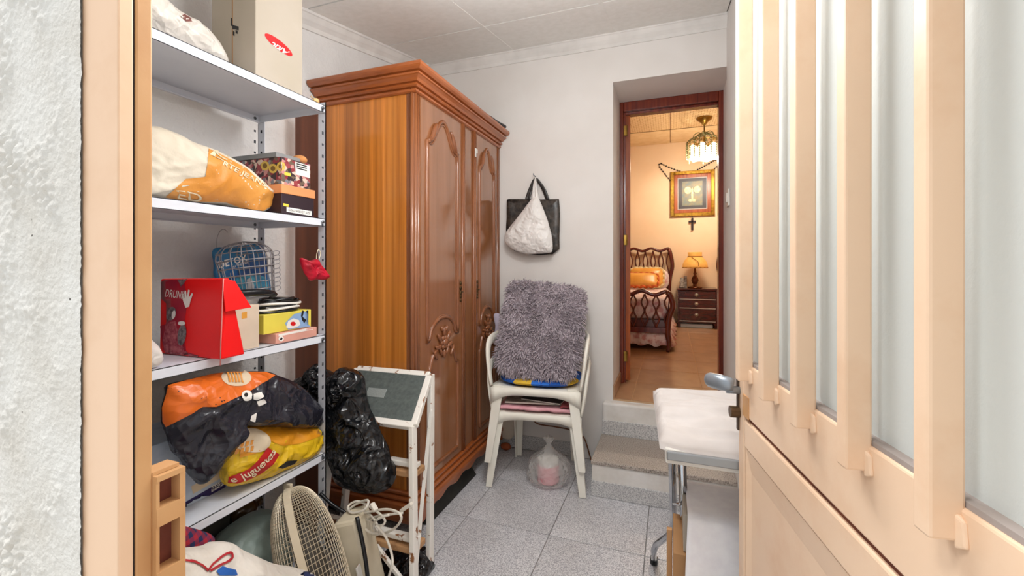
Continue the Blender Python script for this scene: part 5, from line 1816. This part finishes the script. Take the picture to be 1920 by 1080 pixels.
# white flex in loops
cord = thing('tangled_flex', 'tangled white electric cord looped over the step stool', 'cord', at(700, 1000, Y=1.24))
m_cord = M('white_flex', '#e6dfd2', .4)
def cpx(pts, y=1.25, r=.0042, n=60):
    P = catmull([at(u, v, Y=y + .02 * math.sin(i * 1.3)) for i, (u, v) in enumerate(pts)], n, False)
    MB().tube([Vector((p.x, p.y, max(p.z, .006))) for p in P], r, 7).build('cord_loop', m_cord, cord, smooth=True)
cpx([(645, 962), (668, 945), (690, 938), (684, 955), (660, 962), (652, 950), (672, 940), (705, 958), (722, 976), (712, 986), (690, 975), (668, 968)])
cpx([(655, 968), (690, 960), (725, 955), (748, 962), (752, 975), (738, 992), (715, 1000), (700, 990), (706, 975), (730, 965)], 1.24)
cpx([(660, 972), (685, 985), (700, 1002), (712, 998), (704, 978), (690, 962), (676, 958), (668, 972), (690, 996), (710, 1000)], 1.26)
cpx([(705, 985), (722, 1005), (732, 1030), (736, 1055), (730, 1078), (722, 1110), (715, 1160)], 1.22)
cpx([(640, 968), (660, 974), (690, 972), (720, 966), (755, 962)], 1.27)
MB().bar(at(697, 944, Y=1.24), at(705, 958, Y=1.23), .018, .014).build('plug', m_cord, cord, bevel=.004)
MB().bar(at(752, 958, Y=1.27), at(772, 944, Y=1.27), .016, .012).build('plug', m_cord, cord, bevel=.003)
MB().tube(catmull([at(600, 925, Y=1.23), at(622, 945, Y=1.24), (at(648, 962, Y=1.25)), at(668, 975, Y=1.26)], 20, False), .006, 8).build('black_flex', m_blk, smooth=True, label='short black electric flex running from the fan to the white cord', cat='cable')

# ================================================================== black rubbish bags
m_bin = plastic_film('black_bin_liner', '#101216', .2, .85, 17, .016)
XBB = 1.36
bb_ = thing('black_bin_bag', 'full black bin bag hanging in front of the step stool', 'bag', at(675, 925, Y=XBB))
pillow('bag_body', outl([(628, 700), (645, 693), (664, 694), (676, 705), (682, 730), (690, 765), (702, 790), (718, 825), (732, 860), (740, 890), (733, 912), (715, 922), (690, 922), (662, 915), (640, 905), (626, 880), (616, 850), (612, 810), (612, 770), (614, 735), (612, 715)], Y=XBB), (0, -1, 0), .085, .03, m_bin, bb_,
       n=220, rings=44, amp=.030, fr=11, seed=31, crump=True, lim=limiter(ymax=1.392))
pillow('knotted_neck', outl([(606, 742), (612, 722), (628, 700), (640, 690), (660, 695), (674, 712), (670, 740), (655, 752), (640, 768), (622, 775), (610, 765)], Y=XBB - .03), (0, -1, 0), .06, .03, m_bin, bb_, n=140, rings=26, amp=.03, fr=22, seed=33, crump=True)
pillow('small_black_bag', outl([(556, 712), (570, 705), (580, 692), (592, 682), (606, 690), (622, 700), (640, 706), (640, 740), (620, 755), (600, 760), (580, 750), (562, 735)], Y=1.415), (0, -1, 0), .05, .03, m_bin, n=140, rings=26, amp=.03, fr=20, seed=35, crump=True, lim=limiter(ymax=1.448, ymin=1.268),
       label='smaller black bin bag squeezed between the shelving and the wardrobe', cat='bag')
pillow('black_film_sheet', [(-1.0, 1.33, .012), (-.90, 1.30, .012), (-.86, 1.40, .012), (-.88, 1.52, .012), (-1.0, 1.55, .012), (-1.08, 1.45, .012)], (0, 0, 1), .05, .01, m_bin, n=70, rings=12, amp=.02, fr=16, seed=37, crump=True, lim=limiter(zmin=.001), label='crumpled black plastic sheet on the floor under the step stool', cat='sheet')

# ================================================================== padded board on chrome legs beside the door
ib = thing('ironing_board', 'small ironing board with wrinkled white cover on chrome legs, beside the open door', 'ironing board', (.12, 1.4, 0))
m_cov = M('wrinkled_white_cover', '#d3ccc8', .8, col2='#c9c1bc', vs=7, bump=.25, bs=30)
FLc = at(1224, 720, Y=1.56); NLc = at(1238, 822, Y=1.14)
FRc = Vector((.262, 1.56, FLc.z)); NRc = Vector((.272, 1.14, NLc.z))
nx, ny = 40, 60
V, F = [], []
def bd_pt(s, t):
    p = (NLc * (1 - s) + NRc * s) * (1 - t) + (FLc * (1 - s) + FRc * s) * t
    # rounded left corners
    if s < .25:
        k = (1 - s / .25) ** 2
        p = p + Vector((.0, 0, 0)) + (NLc - FLc).normalized() * (.035 * k * (t - .5) * 1.2)
    w = noise.noise(Vector((s * 2.2, t * 14, 2.2))) * .012 + ridged(Vector((s * 1.6 + .5 * t, t * 12, 5)), 1.0) * .016 * (.3 + .7 * (1 - abs(2 * t - 1)))
    e = min(s / .06, 1) * min(t / .06, (1 - t) / .06, 1)
    e = max(0, e)
    return p + Vector((0, 0, w * e - .016 * (1 - math.sin(min(1, e) * math.pi / 2))))
for j in range(ny + 1):
    for i in range(nx + 1):
        V.append(bd_pt(i / nx, j / ny))
for j in range(ny):
    for i in range(nx):
        a = j * (nx + 1) + i
        F.append((a, a + 1, a + nx + 2, a + nx + 1))
k0 = len(V)
rim = [j * 0 + i for i in range(nx, -1, -1)] + [j * (nx + 1) for j in range(1, ny + 1)] + [ny * (nx + 1) + i for i in range(1, nx + 1)]
for r_ in rim:
    V.append(V[r_] + Vector((0, 0, -.018)))
for i in range(len(rim) - 1):
    F.append((rim[i], rim[i + 1], k0 + i + 1, k0 + i))
F.append(tuple(range(k0 + len(rim) - 1, k0 - 1, -1)))
link_mesh('cover', V, F, m_cov, ib, smooth=True)
m_alu = M('grey_aluminium', '#9fa1a3', .35, .7)
MB().bar(NLc + Vector((.015, -.006, -.036)), NRc + Vector((0, -.006, -.036)), .010, .022).build('front_rim', m_alu, ib, bevel=.003)
MB().hexa([NLc + Vector((.012, .0, -.06)), NRc + Vector((0, .0, -.06)), FRc + Vector((0, -.02, -.05)), FLc + Vector((.02, -.02, -.05)), NLc + Vector((.012, .0, -.024)), NRc + Vector((0, .0, -.024)), FRc + Vector((0, -.02, -.022)), FLc + Vector((.02, -.02, -.022))]).build('tray', m_white_p, ib, bevel=.004)
jn = at(1264, 872, Y=1.30)
MB().tube([jn + Vector((-.022, 0, .02)), jn + Vector((.032, 0, .02))], .016, 12).build('pivot', m_chr, ib, smooth=False, bevel=.002)
ft = at(1226, 1056, Z=.004)
l1 = [jn + Vector((-.006, .0, .02)), at(1262, 940, Y=1.48), at(1262, 985, Y=1.58), at(1255, 1002, Y=1.62), at(1230, 1022, Y=1.66), at(1226, 1034, Y=1.675), ft + Vector((0, 0, .012))]
MB().tube(catmull(l1, 40, False), .011, 10).build('leg', m_chr, ib, smooth=True)
MB().tube([ft + Vector((0, 0, .026)), ft], .0145, 12).build('foot_cap', m_blk, ib, smooth=False)
l2e = at(1289, 1150, Z=.0)
MB().tube([jn + Vector((.02, 0, .02)), jn.lerp(l2e, .5) + Vector((.01, 0, .01)), l2e + Vector((0, 0, .012))], .0115, 10).build('leg', m_chr, ib, smooth=True)
ca_, cb2 = at(1259, 950, Y=1.50), at(1280, 945, Y=1.22)
MB().tube([at(1263, 945, Y=1.40), at(1276, 945, Y=1.33)], .004, 8).build('leg_link', m_chr, ib, smooth=True)
sheet('crumpled_liner', [at(1288, 866, Y=1.18), at(1350, 858, Y=1.18), at(1350, 862, Y=1.30), at(1290, 868, Y=1.30)], 20, 10, .02, 34, M('crumpled_cream_tissue', '#dcd2c2', .8, bump=.4, bs=60), .003, 'crumpled cream liner sticking out under the ironing board', 'liner', 5)
# things standing below the board
t, b = carton('cardboard_carton', 'brown cardboard carton on the floor under the ironing board', (.005, 1.225, .0005), (.255, 1.42, .42), m_card_d)
MB().box((-.012, 1.31, .0005), (.003, 1.325, .43)).build('timber_offcut', M('light_wood_slat', '#c79a6c', .6, col2='#b5875a', vs=6, stretch=(8, 8, 1)), label='upright piece of light timber beside the brown carton', cat='timber', bevel=.002)
m_towel = M('white_towel', '#f6f5f7', .95, col2='#efedf1', vs=30, bump=.3, bs=200, bd=.002)
def drp(p, s, t):
    return p
V, F = [], []
nx, ny = 20, 40
tl = [at(1300, 938, Y=1.30), at(1385, 938, Y=1.30)]
for j in range(ny + 1):
    t_ = j / ny
    for i in range(nx + 1):
        s = i / nx
        x = .040 + (.262 - .040) * s
        if t_ < .3:
            y, zz = 1.40 - .18 * t_ / .3, .528 - .004 * math.sin(t_ / .3 * math.pi)
        else:
            q = (t_ - .3) / .7
            y, zz = 1.213 - .018 * math.sin(q * 2) + .004 * noise.noise(Vector((s * 4, q * 3, 1))), .524 - q * (.32 + .12 * s)
        x += -.018 * max(0, t_ - .3) * (1 - s) * 1.2
        V.append((x, y, zz + .002 * noise.noise(Vector((s * 6, t_ * 6, 3)))))
for j in range(ny):
    for i in range(nx):
        a = j * (nx + 1) + i
        F.append((a, a + 1, a + nx + 2, a + nx + 1))
tw = link_mesh('white_towel', V, F, m_towel, smooth=True, label='white towel draped over the cartons under the ironing board', cat='towel')
mm = tw.modifiers.new('shell', 'SOLIDIFY'); mm.thickness = .006
carton('flat_white_carton', 'flat pale carton stacked on the brown one beneath the towel', (.03, 1.235, .422), (.25, 1.41, .520), m_card)
MB().box((-.075, 1.47, .0005), (-.02, 1.60, .022)).build('dark_plate', M('dark_grey_plate', '#4a4d55', .4), label='dark grey flat plate on the floor by the chrome foot', cat='plate', bevel=.003)

# ================================================================== bedroom furniture
m_dkw = wood('dark_mahogany', ['#2b0d0a', '#421612', '#57201a'], .25, 3, (3, 14, 14), .5)
m_mah = wood('red_mahogany', ['#3d110b', '#5c1c12', '#74291a'], .25, 3, (12, 12, 1), .5)
# nightstand
NX0, NX1, NY0, NY1, NZ = .078, .530, 5.86, 6.24, .868
ns = thing('nightstand', 'dark mahogany nightstand with three drawers against the bedroom wall', 'nightstand', (.30, 6.05, UF))
MB().box((NX0 - .012, NY0 - .012, NZ - .022), (NX1 + .012, NY1, NZ)).build('top', m_dkw, ns, bevel=.005)
MB().box((NX0, NY0, UF + .06), (NX0 + .02, NY1, NZ - .022)).build('side', m_dkw, ns)
MB().box((NX1 - .02, NY0, UF + .06), (NX1, NY1, NZ - .022)).build('side', m_dkw, ns)
MB().box((NX0 + .02, NY0 + .02, UF + .06), (NX1 - .02, NY1, UF + .08)).build('base', m_dkw, ns)
MB().box((NX0 + .02, NY1 - .01, UF + .08), (NX1 - .02, NY1, NZ - .022)).build('back', m_dkw, ns)
m_pale = M('pale_divider', '#b9aea6', .4)
zs_ = [(.70 + .0, .842), (.615, .695), (.46, .61)]
zs_ = [(NZ - .125, NZ - .03), (NZ - .235, NZ - .14), (NZ - .395, NZ - .25)]
for za, zb in zs_:
    d = MB().box((NX0 + .022, NY0 - .004, za), (NX1 - .022, NY0 + .3, zb)).build('drawer', m_dkw, ns, bevel=.003)
    c = Vector(((NX0 + NX1) / 2 - .01, NY0 - .004, (za + zb) / 2))
    MB().lathe([(.001, 0), (.022, 0), (.022, .004), (.008, .008), (.007, .016), (.013, .024), (.001, .028)], c, 14, Matrix.Rotation(R(90), 3, 'X')).build('knob', M('silver_knob', '#c9c0ae', .3, .6) if 'silver_knob' not in bpy.data.materials else bpy.data.materials['silver_knob'], d, smooth=True)
    MB().box((NX0 + .02, NY0 - .006, za - .012), (NX1 - .02, NY0 + .01, za - .003)).build('divider', m_pale, ns)
for x in (NX0, NX1 - .03):
    MB().box((x, NY0, UF), (x + .03, NY0 + .03, UF + .07)).build('foot', m_dkw, ns, bevel=.003)
    MB().box((x, NY1 - .03, UF), (x + .03, NY1, UF + .07)).build('foot', m_dkw, ns, bevel=.003)
MB().box((NX0 + .03, NY0 + .01, UF + .001), (NX1 - .05, NY0 + .2, UF + .05)).build('slipper_tray', M('pale_blue_grey_cloth', '#a9b3b8', .8), label='pale grey folded cloth on the floor under the nightstand', cat='cloth', bevel=.01)
# table lamp
tl_ = thing('table_lamp', 'table lamp with orange dome shade on the nightstand', 'lamp', (.285, 6.04, NZ))
lc = Vector((.285, 6.04, NZ))
MB().lathe([(.001, 0), (.085, 0), (.088, .012), (.06, .02), (.03, .03), (.022, .045), (.034, .07), (.044, .10), (.036, .13), (.02, .155), (.016, .175), (.022, .185), (.014, .20), (.012, .25), (.001, .25)], lc, 24).build('lamp_base', M('brown_brass_base', '#7a4420', .25, .5, col2='#5a2a12', vs=20), tl_, smooth=True)
m_shade = M('amber_fabric_shade', '#e0a95a', .7, col2='#d19a48', vs=14, emit=.25, emitcol='#e8a850')
sp = [(.148, .262), (.150, .27), (.143, .31), (.125, .35), (.096, .385), (.080, .398), (.082, .405), (.084, .452), (.081, .456)]
sho = MB().lathe(sp, lc, 36, wave=lambda i, a: .022 * abs(math.sin(a * 4)) if i in (1, 2, 3, 4) else 0).build('lamp_shade', m_shade, tl_, smooth=True)
MB().tube([lc + Vector((.15 * math.cos(a), .15 * math.sin(a), .262 - .006 * abs(math.sin(a * 8)))) for a in np.linspace(0, 2 * math.pi, 48, endpoint=False)], .005, 6, True).build('shade_trim', M('brown_trim', '#a0601f', .7), tl_, smooth=True)
MB().tube([lc + Vector((.085 * math.cos(a), .085 * math.sin(a), .400)) for a in np.linspace(0, 2 * math.pi, 36, endpoint=False)], .005, 6, True).build('shade_trim', bpy.data.materials['brown_trim'], tl_, smooth=True)
MB().tube(catmull([lc + Vector((-.05, -.085, .40)), lc + Vector((.0, -.14, .355)), lc + Vector((.03, -.15, .33)), lc + Vector((.035, -.155, .28))], 14, False), .004, 6).build('tassel', bpy.data.materials['brown_trim'], tl_, smooth=True)
# figurine on the nightstand
fg = thing('small_figurine', 'small grey and white figurine on the nightstand left of the lamp', 'figurine', (.145, 6.02, NZ))
m_fig = M('grey_white_ceramic', '#b9b4ac', .3, col2='#6a625c', vs=40)
MB().lathe([(.001, 0), (.035, 0), (.032, .02), (.022, .05), (.028, .08), (.018, .10), (.020, .12), (.001, .135)], Vector((.130, 6.02, NZ)), 16).build('figure', m_fig, fg, smooth=True)
MB().obox((.170, 6.03, NZ + .075), .04, .012, .15).build('frame', m_fig, fg, bevel=.003)

# beds: mahogany ends of looped slats, quilt, skirt, pillows
m_spread = M('floral_bedspread', '#e6d3cf', .85, col2='#c48f8c', vs=16, lo=.38, hi=.52)
m_satin = M('amber_satin', '#e7a94f', .35, col2='#d9953a', vs=6)
m_orr = M('orange_ruffle', '#cf6426', .7)


def bed(dx, label, first=True):
    t = thing('single_bed', label, 'bed', (-.5 + dx, 5.2, UF), group='single beds in the bedroom')
    x0, x1 = -.93 + dx, -.03 + dx

    def end_board(y, z0, z1, name, zr):
        """board with wavy top rail and looped lattice"""
        m = MB()
        w = x1 - x0
        tops = [Vector((x0 + w * i / 40, y, z1 - .02 + .018 * math.cos(i / 40 * math.pi * 8))) for i in range(41)]
        rail = MB().tube(tops, .018, 8, up=Vector((0, 1, 0))).build(name + '_top_rail', m_mah, t, smooth=True)
        MB().box((x0, y - .014, z0), (x1, y + .014, z0 + .05)).build(name + '_lower_rail', m_mah, t, bevel=.004)
        for sx, xx in ((-1, x0), (1, x1)):
            ps = [Vector((xx, y, UF + .002)), Vector((xx + sx * .012, y, UF + .08)), Vector((xx, y, UF + .16)), Vector((xx, y, z0 + .02)), Vector((xx + sx * .012, y, z0 + (z1 - z0) * .4)), Vector((xx + sx * .045, y, z0 + (z1 - z0) * .65)), Vector((xx + sx * .02, y, z0 + (z1 - z0) * .9)), Vector((xx - sx * .005, y, z1 - .01))]
            MB().tube(catmull(ps, 26, False), [.016 + .010 * min(1, i / 6) for i in range(26)], 8, up=Vector((0, 1, 0))).build(name + '_post', m_mah, t, smooth=True)
        nl = 9
        h0, h1 = z0 + .05, z1 - .03
        for k in range(nl):
            xc = x0 + w * (k + .5) / nl
            ww = w / nl * .5
            L = []
            for a in np.linspace(0, 1, 12):
                L.append(Vector((xc - ww * (.42 + .55 * math.cos(a * math.pi * 2) ** 2), y - .003, h0 + (h1 - h0) * a)))
            Rr = [Vector((2 * xc - p.x, y + .003, p.z)) for p in L]
            MB().tube(catmull(L, 30, False), .0085, 6).build(name + '_slat', m_mah, t, smooth=True)
            MB().tube(catmull(Rr, 30, False), .0085, 6).build(name + '_slat', m_mah, t, smooth=True)

    end_board(4.20, .545, .930, 'footboard', 0)
    end_board(6.20, .70, 1.385, 'headboard', 0)
    MB().box((x0 + .02, 4.23, .56), (x1 - .02, 6.17, .66)).build('base', m_mah, t)
    # mattress with bedspread
    mo = MB().box((x0 + .005, 4.24, .66), (x1 + .0, 6.16, .86)).build('bedspread', m_spread, t, bevel=.05, seg=4)
    # pleated skirt down the sides and foot
    P = []
    n = 240
    path = [(x0 - .012, 6.1), (x0 - .012, 4.215), (x1 + .012, 4.215), (x1 + .03, 6.1)]
    lens = [(Vector(path[i + 1]) - Vector(path[i])).length for i in range(3)]
    tot = sum(lens)
    V, F = [], []
    for i in range(n + 1):
        s = tot * i / n
        k = 0
        while k < 2 and s > lens[k]:
            s -= lens[k]; k += 1
        p = Vector(path[k]).lerp(Vector(path[k + 1]), s / lens[k])
        d = (Vector(path[k + 1]) - Vector(path[k])).normalized()
        o = Vector((d.y, -d.x)) * -1 if False else Vector((d.y, -d.x))
        if k == 1:
            o = Vector((0, -1))
        elif k == 0:
            o = Vector((-1, 0))
        else:
            o = Vector((1, 0))
        wv = .012 * math.sin(i * 1.25) + .008 * math.sin(i * .47)
        ztop = .60 if k == 1 else .80
        V.append((p.x, p.y + (.03 if k == 1 else 0), ztop))
        V.append((p.x + o.x * wv * .5, p.y + o.y * wv * .5 + (.02 if k == 1 else 0), .52))
        V.append((p.x + o.x * (wv + (.05 if k != 1 else .0)), p.y + o.y * wv, UF + .05 + .01 * math.sin(i * .9)))
    for i in range(n):
        for q in (0, 1):
            F.append((3 * i + q, 3 * i + 3 + q, 3 * i + 4 + q, 3 * i + 1 + q))
    sk = link_mesh('bed_skirt', V, F, m_spread, t, smooth=True)
    mm = sk.modifiers.new('shell', 'SOLIDIFY'); mm.thickness = .003
    return t


bed(0, 'single bed with looped mahogany footboard and floral bedspread, left of the nightstand')
bed(1.545, 'second mahogany bed right of the nightstand, mostly hidden by the doorway')


def cushion(name, c, w, h, mat, ruffle, label, tilt):
    t = thing(name, label, 'cushion', Vector(c) - Vector((0, 0, h / 2)))
    o = [Vector(c) + Vector((math.copysign(abs(math.cos(a)) ** .35, math.cos(a)) * w / 2, math.copysign(abs(math.sin(a)) ** .35, math.sin(a)) * h / 2 * math.sin(tilt), math.copysign(abs(math.sin(a)) ** .35, math.sin(a)) * h / 2 * math.cos(tilt))) for a in np.linspace(0, 2 * math.pi, 32, endpoint=False)]
    nrm = Vector((0, -math.cos(tilt), math.sin(tilt)))
    pillow('cushion_body', o, nrm, .06, .05, mat, t, n=60, rings=10, amp=.004, fr=10)
    rr = catmull(o, 90)
    MB().tube([p + nrm * (.012 * math.sin(i * 1.4)) for i, p in enumerate(rr)], .018, 6, True).build('ruffle', ruffle, t, smooth=True)
    return t


cushion('satin_cushion', (-.30, 5.88, 1.00), .42, .26, m_satin, M('cream_ruffle', '#eed6a0', .7), 'amber satin cushion with cream ruffle against the headboard', R(25))
cushion('ruffled_cushion', (-.40, 5.62, .975), .50, .20, m_satin, m_orr, 'amber cushion with orange ruffle lying before the satin one', R(40))
pillow('bed_pillow', [(-.22, 6.04, .875), (-.05, 6.02, .875), (-.03, 6.06, 1.03), (-.10, 6.10, 1.10), (-.22, 6.09, 1.08)], (0, -1, .2), .05, .04, m_spread, n=50, rings=8, amp=.006, label='floral pillow standing at the right end of the headboard', cat='pillow')

# picture with rosary
YP = YF - .004
m_goldf = M('gilded_frame', '#c49a3f', .25, .8, col2='#8f6a22', vs=30)
pcx = thing('framed_picture', 'square gilt framed religious picture on the bedroom wall', 'picture', at(1298, 405, Y=YP))
a_, b_ = at(1257, 408, Y=YP), at(1340, 319, Y=YP)
x0, x1, z0, z1 = a_.x, b_.x, (at(1257, 408, Y=YP).z + at(1340, 403, Y=YP).z) / 2, (at(1257, 323, Y=YP).z + at(1340, 318, Y=YP).z) / 2
def fbox(x0, x1, z0, z1, w, ya, yb):
    m = MB()
    m.box((x0, ya, z0), (x0 + w, yb, z1)).box((x1 - w, ya, z0), (x1, yb, z1)).box((x0 + w, ya, z1 - w), (x1 - w, yb, z1)).box((x0 + w, ya, z0), (x1 - w, yb, z0 + w))
    return m
W = x1 - x0
fbox(x0, x1, z0, z1, W * .085, YP - .035, YP).build('outer_frame', m_goldf, pcx, bevel=.006)
fbox(x0 + W * .085, x1 - W * .085, z0 + W * .085, z1 - W * .085, W * .08, YP - .026, YP).build('inner_frame', m_orwood, pcx, bevel=.003)
fbox(x0 + W * .165, x1 - W * .165, z0 + W * .165, z1 - W * .165, W * .02, YP - .024, YP).build('silver_slip', m_pale, pcx)
MB().box((x0 + W * .16, YP - .014, z0 + W * .16), (x1 - W * .16, YP, z1 - W * .16)).build('dark_mount', M('dark_mount', '#2a2226', .4), pcx)
pw = W * .27
MB().box((x0 + pw, YP - .017, z0 + pw * .95), (x1 - pw, YP - .014, z1 - pw * .95)).build('picture_field', M('teal_grey_print', '#5f6a62', .4, col2='#8a7a4a', vs=18), pcx)
xc, zc = (x0 + x1) / 2, (z0 + z1) / 2
m_cr = M('cream_figure_print', '#e8dcb8', .4, col2='#cdbb88', vs=40)
for dx, dz, rx, rz in ((-.055, .045, .045, .05), (.06, .05, .045, .05), (0, -.01, .015, .09), (-.02, -.09, .03, .02), (.02, -.09, .03, .02)):
    MB().ellipsoid((xc + dx, YP - .017, zc + dz), rx, .002, rz, 16, 6).build('printed_form', m_cr, pcx, smooth=True)
# rosary
rs = thing('rosary', 'dark bead rosary draped around the gilt picture', 'rosary', at(1298, 432, Y=YP))
m_bead = M('dark_beads', '#2e1f1e', .3)
paths = [[(1275, 321), (1260, 316), (1246, 310), (1238, 306), (1236, 311), (1242, 320), (1250, 330), (1257, 338)], [(1308, 318), (1320, 312), (1334, 304), (1347, 297), (1352, 300), (1348, 308), (1340, 316)]]
bm = MB()
for pth in paths:
    for p in catmull(outl(pth, Y=YP - .012), 16, False):
        bm.ellipsoid(p, .011, .011, .011, 8, 6)
bm.build('beads', m_bead, rs, smooth=True, kind='stuff')
for pth in paths:
    MB().tube(catmull(outl(pth, Y=YP - .012), 24, False), .003, 5).build('string', m_bead, rs, smooth=True)
c1 = at(1298, 420, Y=YP - .02)
cr = MB()
cr.box((c1.x - .014, c1.y - .008, at(1298, 432, Y=YP).z), (c1.x + .014, c1.y + .008, at(1298, 409, Y=YP).z))
zb_ = at(1298, 416, Y=YP).z
cr.box((c1.x - .045, c1.y - .008, zb_ - .014), (c1.x + .045, c1.y + .008, zb_ + .014))
cr.build('cross', m_bead, rs, bevel=.004)
MB().tube([(c1.x, c1.y, at(1298, 409, Y=YP).z), (c1.x, c1.y, at(1298, 402, Y=YP).z)], .003, 5).build('cross_link', m_bead, rs)

# chandelier
chx, chy = .345, 5.30
cd = thing('crystal_chandelier', 'brass crystal chandelier with lit glass shades in the bedroom', 'chandelier', (chx, chy, ZBC))
m_cry = M('pale_green_crystal', '#a8a878', .15, trans=.3, col2='#7f8258', vs=30)
m_lit = M('lit_frosted_glass', '#fff3d8', .4, emit=1.4, emitcol='#ffedc4')
C0 = Vector((chx, chy, 0))
MB().lathe([(.001, ZBC - .002), (.085, ZBC - .002), (.08, ZBC - .02), (.04, ZBC - .05), (.014, ZBC - .085), (.001, ZBC - .085)], C0, 24).build('ceiling_cap', m_brass, cd, smooth=True)
MB().lathe([(.006, ZBC - .08), (.006, ZBC - .15), (.022, ZBC - .165), (.022, ZBC - .185), (.008, ZBC - .20), (.008, ZBC - .27), (.026, ZBC - .29), (.032, ZBC - .33), (.012, ZBC - .36), (.010, ZBC - .40), (.001, ZBC - .41)], C0, 16).build('stem', m_brass, cd, smooth=True)
rn = random.Random(3)
for k in range(6):
    a = 2 * math.pi * k / 6 + .3
    u = Vector((math.cos(a), math.sin(a), 0))
    ar = catmull([C0 + Vector((0, 0, ZBC - .32)) + u * .02, C0 + Vector((0, 0, ZBC - .28)) + u * .09, C0 + Vector((0, 0, ZBC - .27)) + u * .15, C0 + Vector((0, 0, ZBC - .30)) + u * .185], 14, False)
    MB().tube(ar, .006, 6).build('arm', m_brass, cd, smooth=True)
    up_ = catmull([C0 + Vector((0, 0, ZBC - .20)) + u * .01, C0 + Vector((0, 0, ZBC - .165)) + u * .06, C0 + Vector((0, 0, ZBC - .19)) + u * .11, C0 + Vector((0, 0, ZBC - .235)) + u * .12], 12, False)
    MB().tube(up_, .005, 6).build('scroll', m_cry, cd, smooth=True)
    c = C0 + Vector((0, 0, ZBC - .38)) + u * .10
    tilt = Matrix.Rotation(R(28), 3, Vector((-u.y, u.x, 0))) @ Matrix.Identity(3)
    tm = MB().lathe([(.018, .085), (.030, .07), (.048, .03), (.062, -.01), (.078, -.045), (.082, -.05), (.074, -.045), (.044, .02), (.001, .05)], c, 20, tilt, wave=lambda i, a_: .06 * math.sin(a_ * 6) if 3 <= i <= 6 else 0)
    tm.build('glass_shade', m_lit, cd, smooth=True)
for k in range(20):
    a = 2 * math.pi * k / 20
    u = Vector((math.cos(a), math.sin(a), 0))
    base = C0 + u * .185
    m = MB()
    L = 7 + (k % 3)
    for j in range(L):
        m.ellipsoid(base + Vector((0, 0, ZBC - .275 - j * .024)), .007, .007, .011, 7, 5)
    m.build('crystal_strand', m_cry, cd, smooth=True, kind='stuff')
    p = catmull([C0 + u * .03 + Vector((0, 0, ZBC - .17)), C0 + u * .09 + Vector((0, 0, ZBC - .21)), C0 + u * .15 + Vector((0, 0, ZBC - .235)), base + Vector((0, 0, ZBC - .27))], 10, False)
    m = MB()
    for q in p:
        m.ellipsoid(q, .006, .006, .007, 6, 4)
    m.build('crystal_swag', m_cry, cd, smooth=True, kind='stuff')
MB().tube([C0 + Vector((.185 * math.cos(t), .185 * math.sin(t), ZBC - .272)) for t in np.linspace(0, 2 * math.pi, 40, endpoint=False)], .004, 6, True).build('crystal_ring', m_brass, cd, smooth=True)
for k in range(3):
    a = 2 * math.pi * k / 3 + .9
    ld = bpy.data.lights.new('chandelier_bulb', 'POINT')
    ld.energy = BED_LAMP_W
    ld.color = (1, .90, .76)
    ld.shadow_soft_size = .05
    lo = bpy.data.objects.new('chandelier_bulb', ld)
    COL.objects.link(lo)
    lo.location = C0 + Vector((.13 * math.cos(a), .13 * math.sin(a), ZBC - .47))
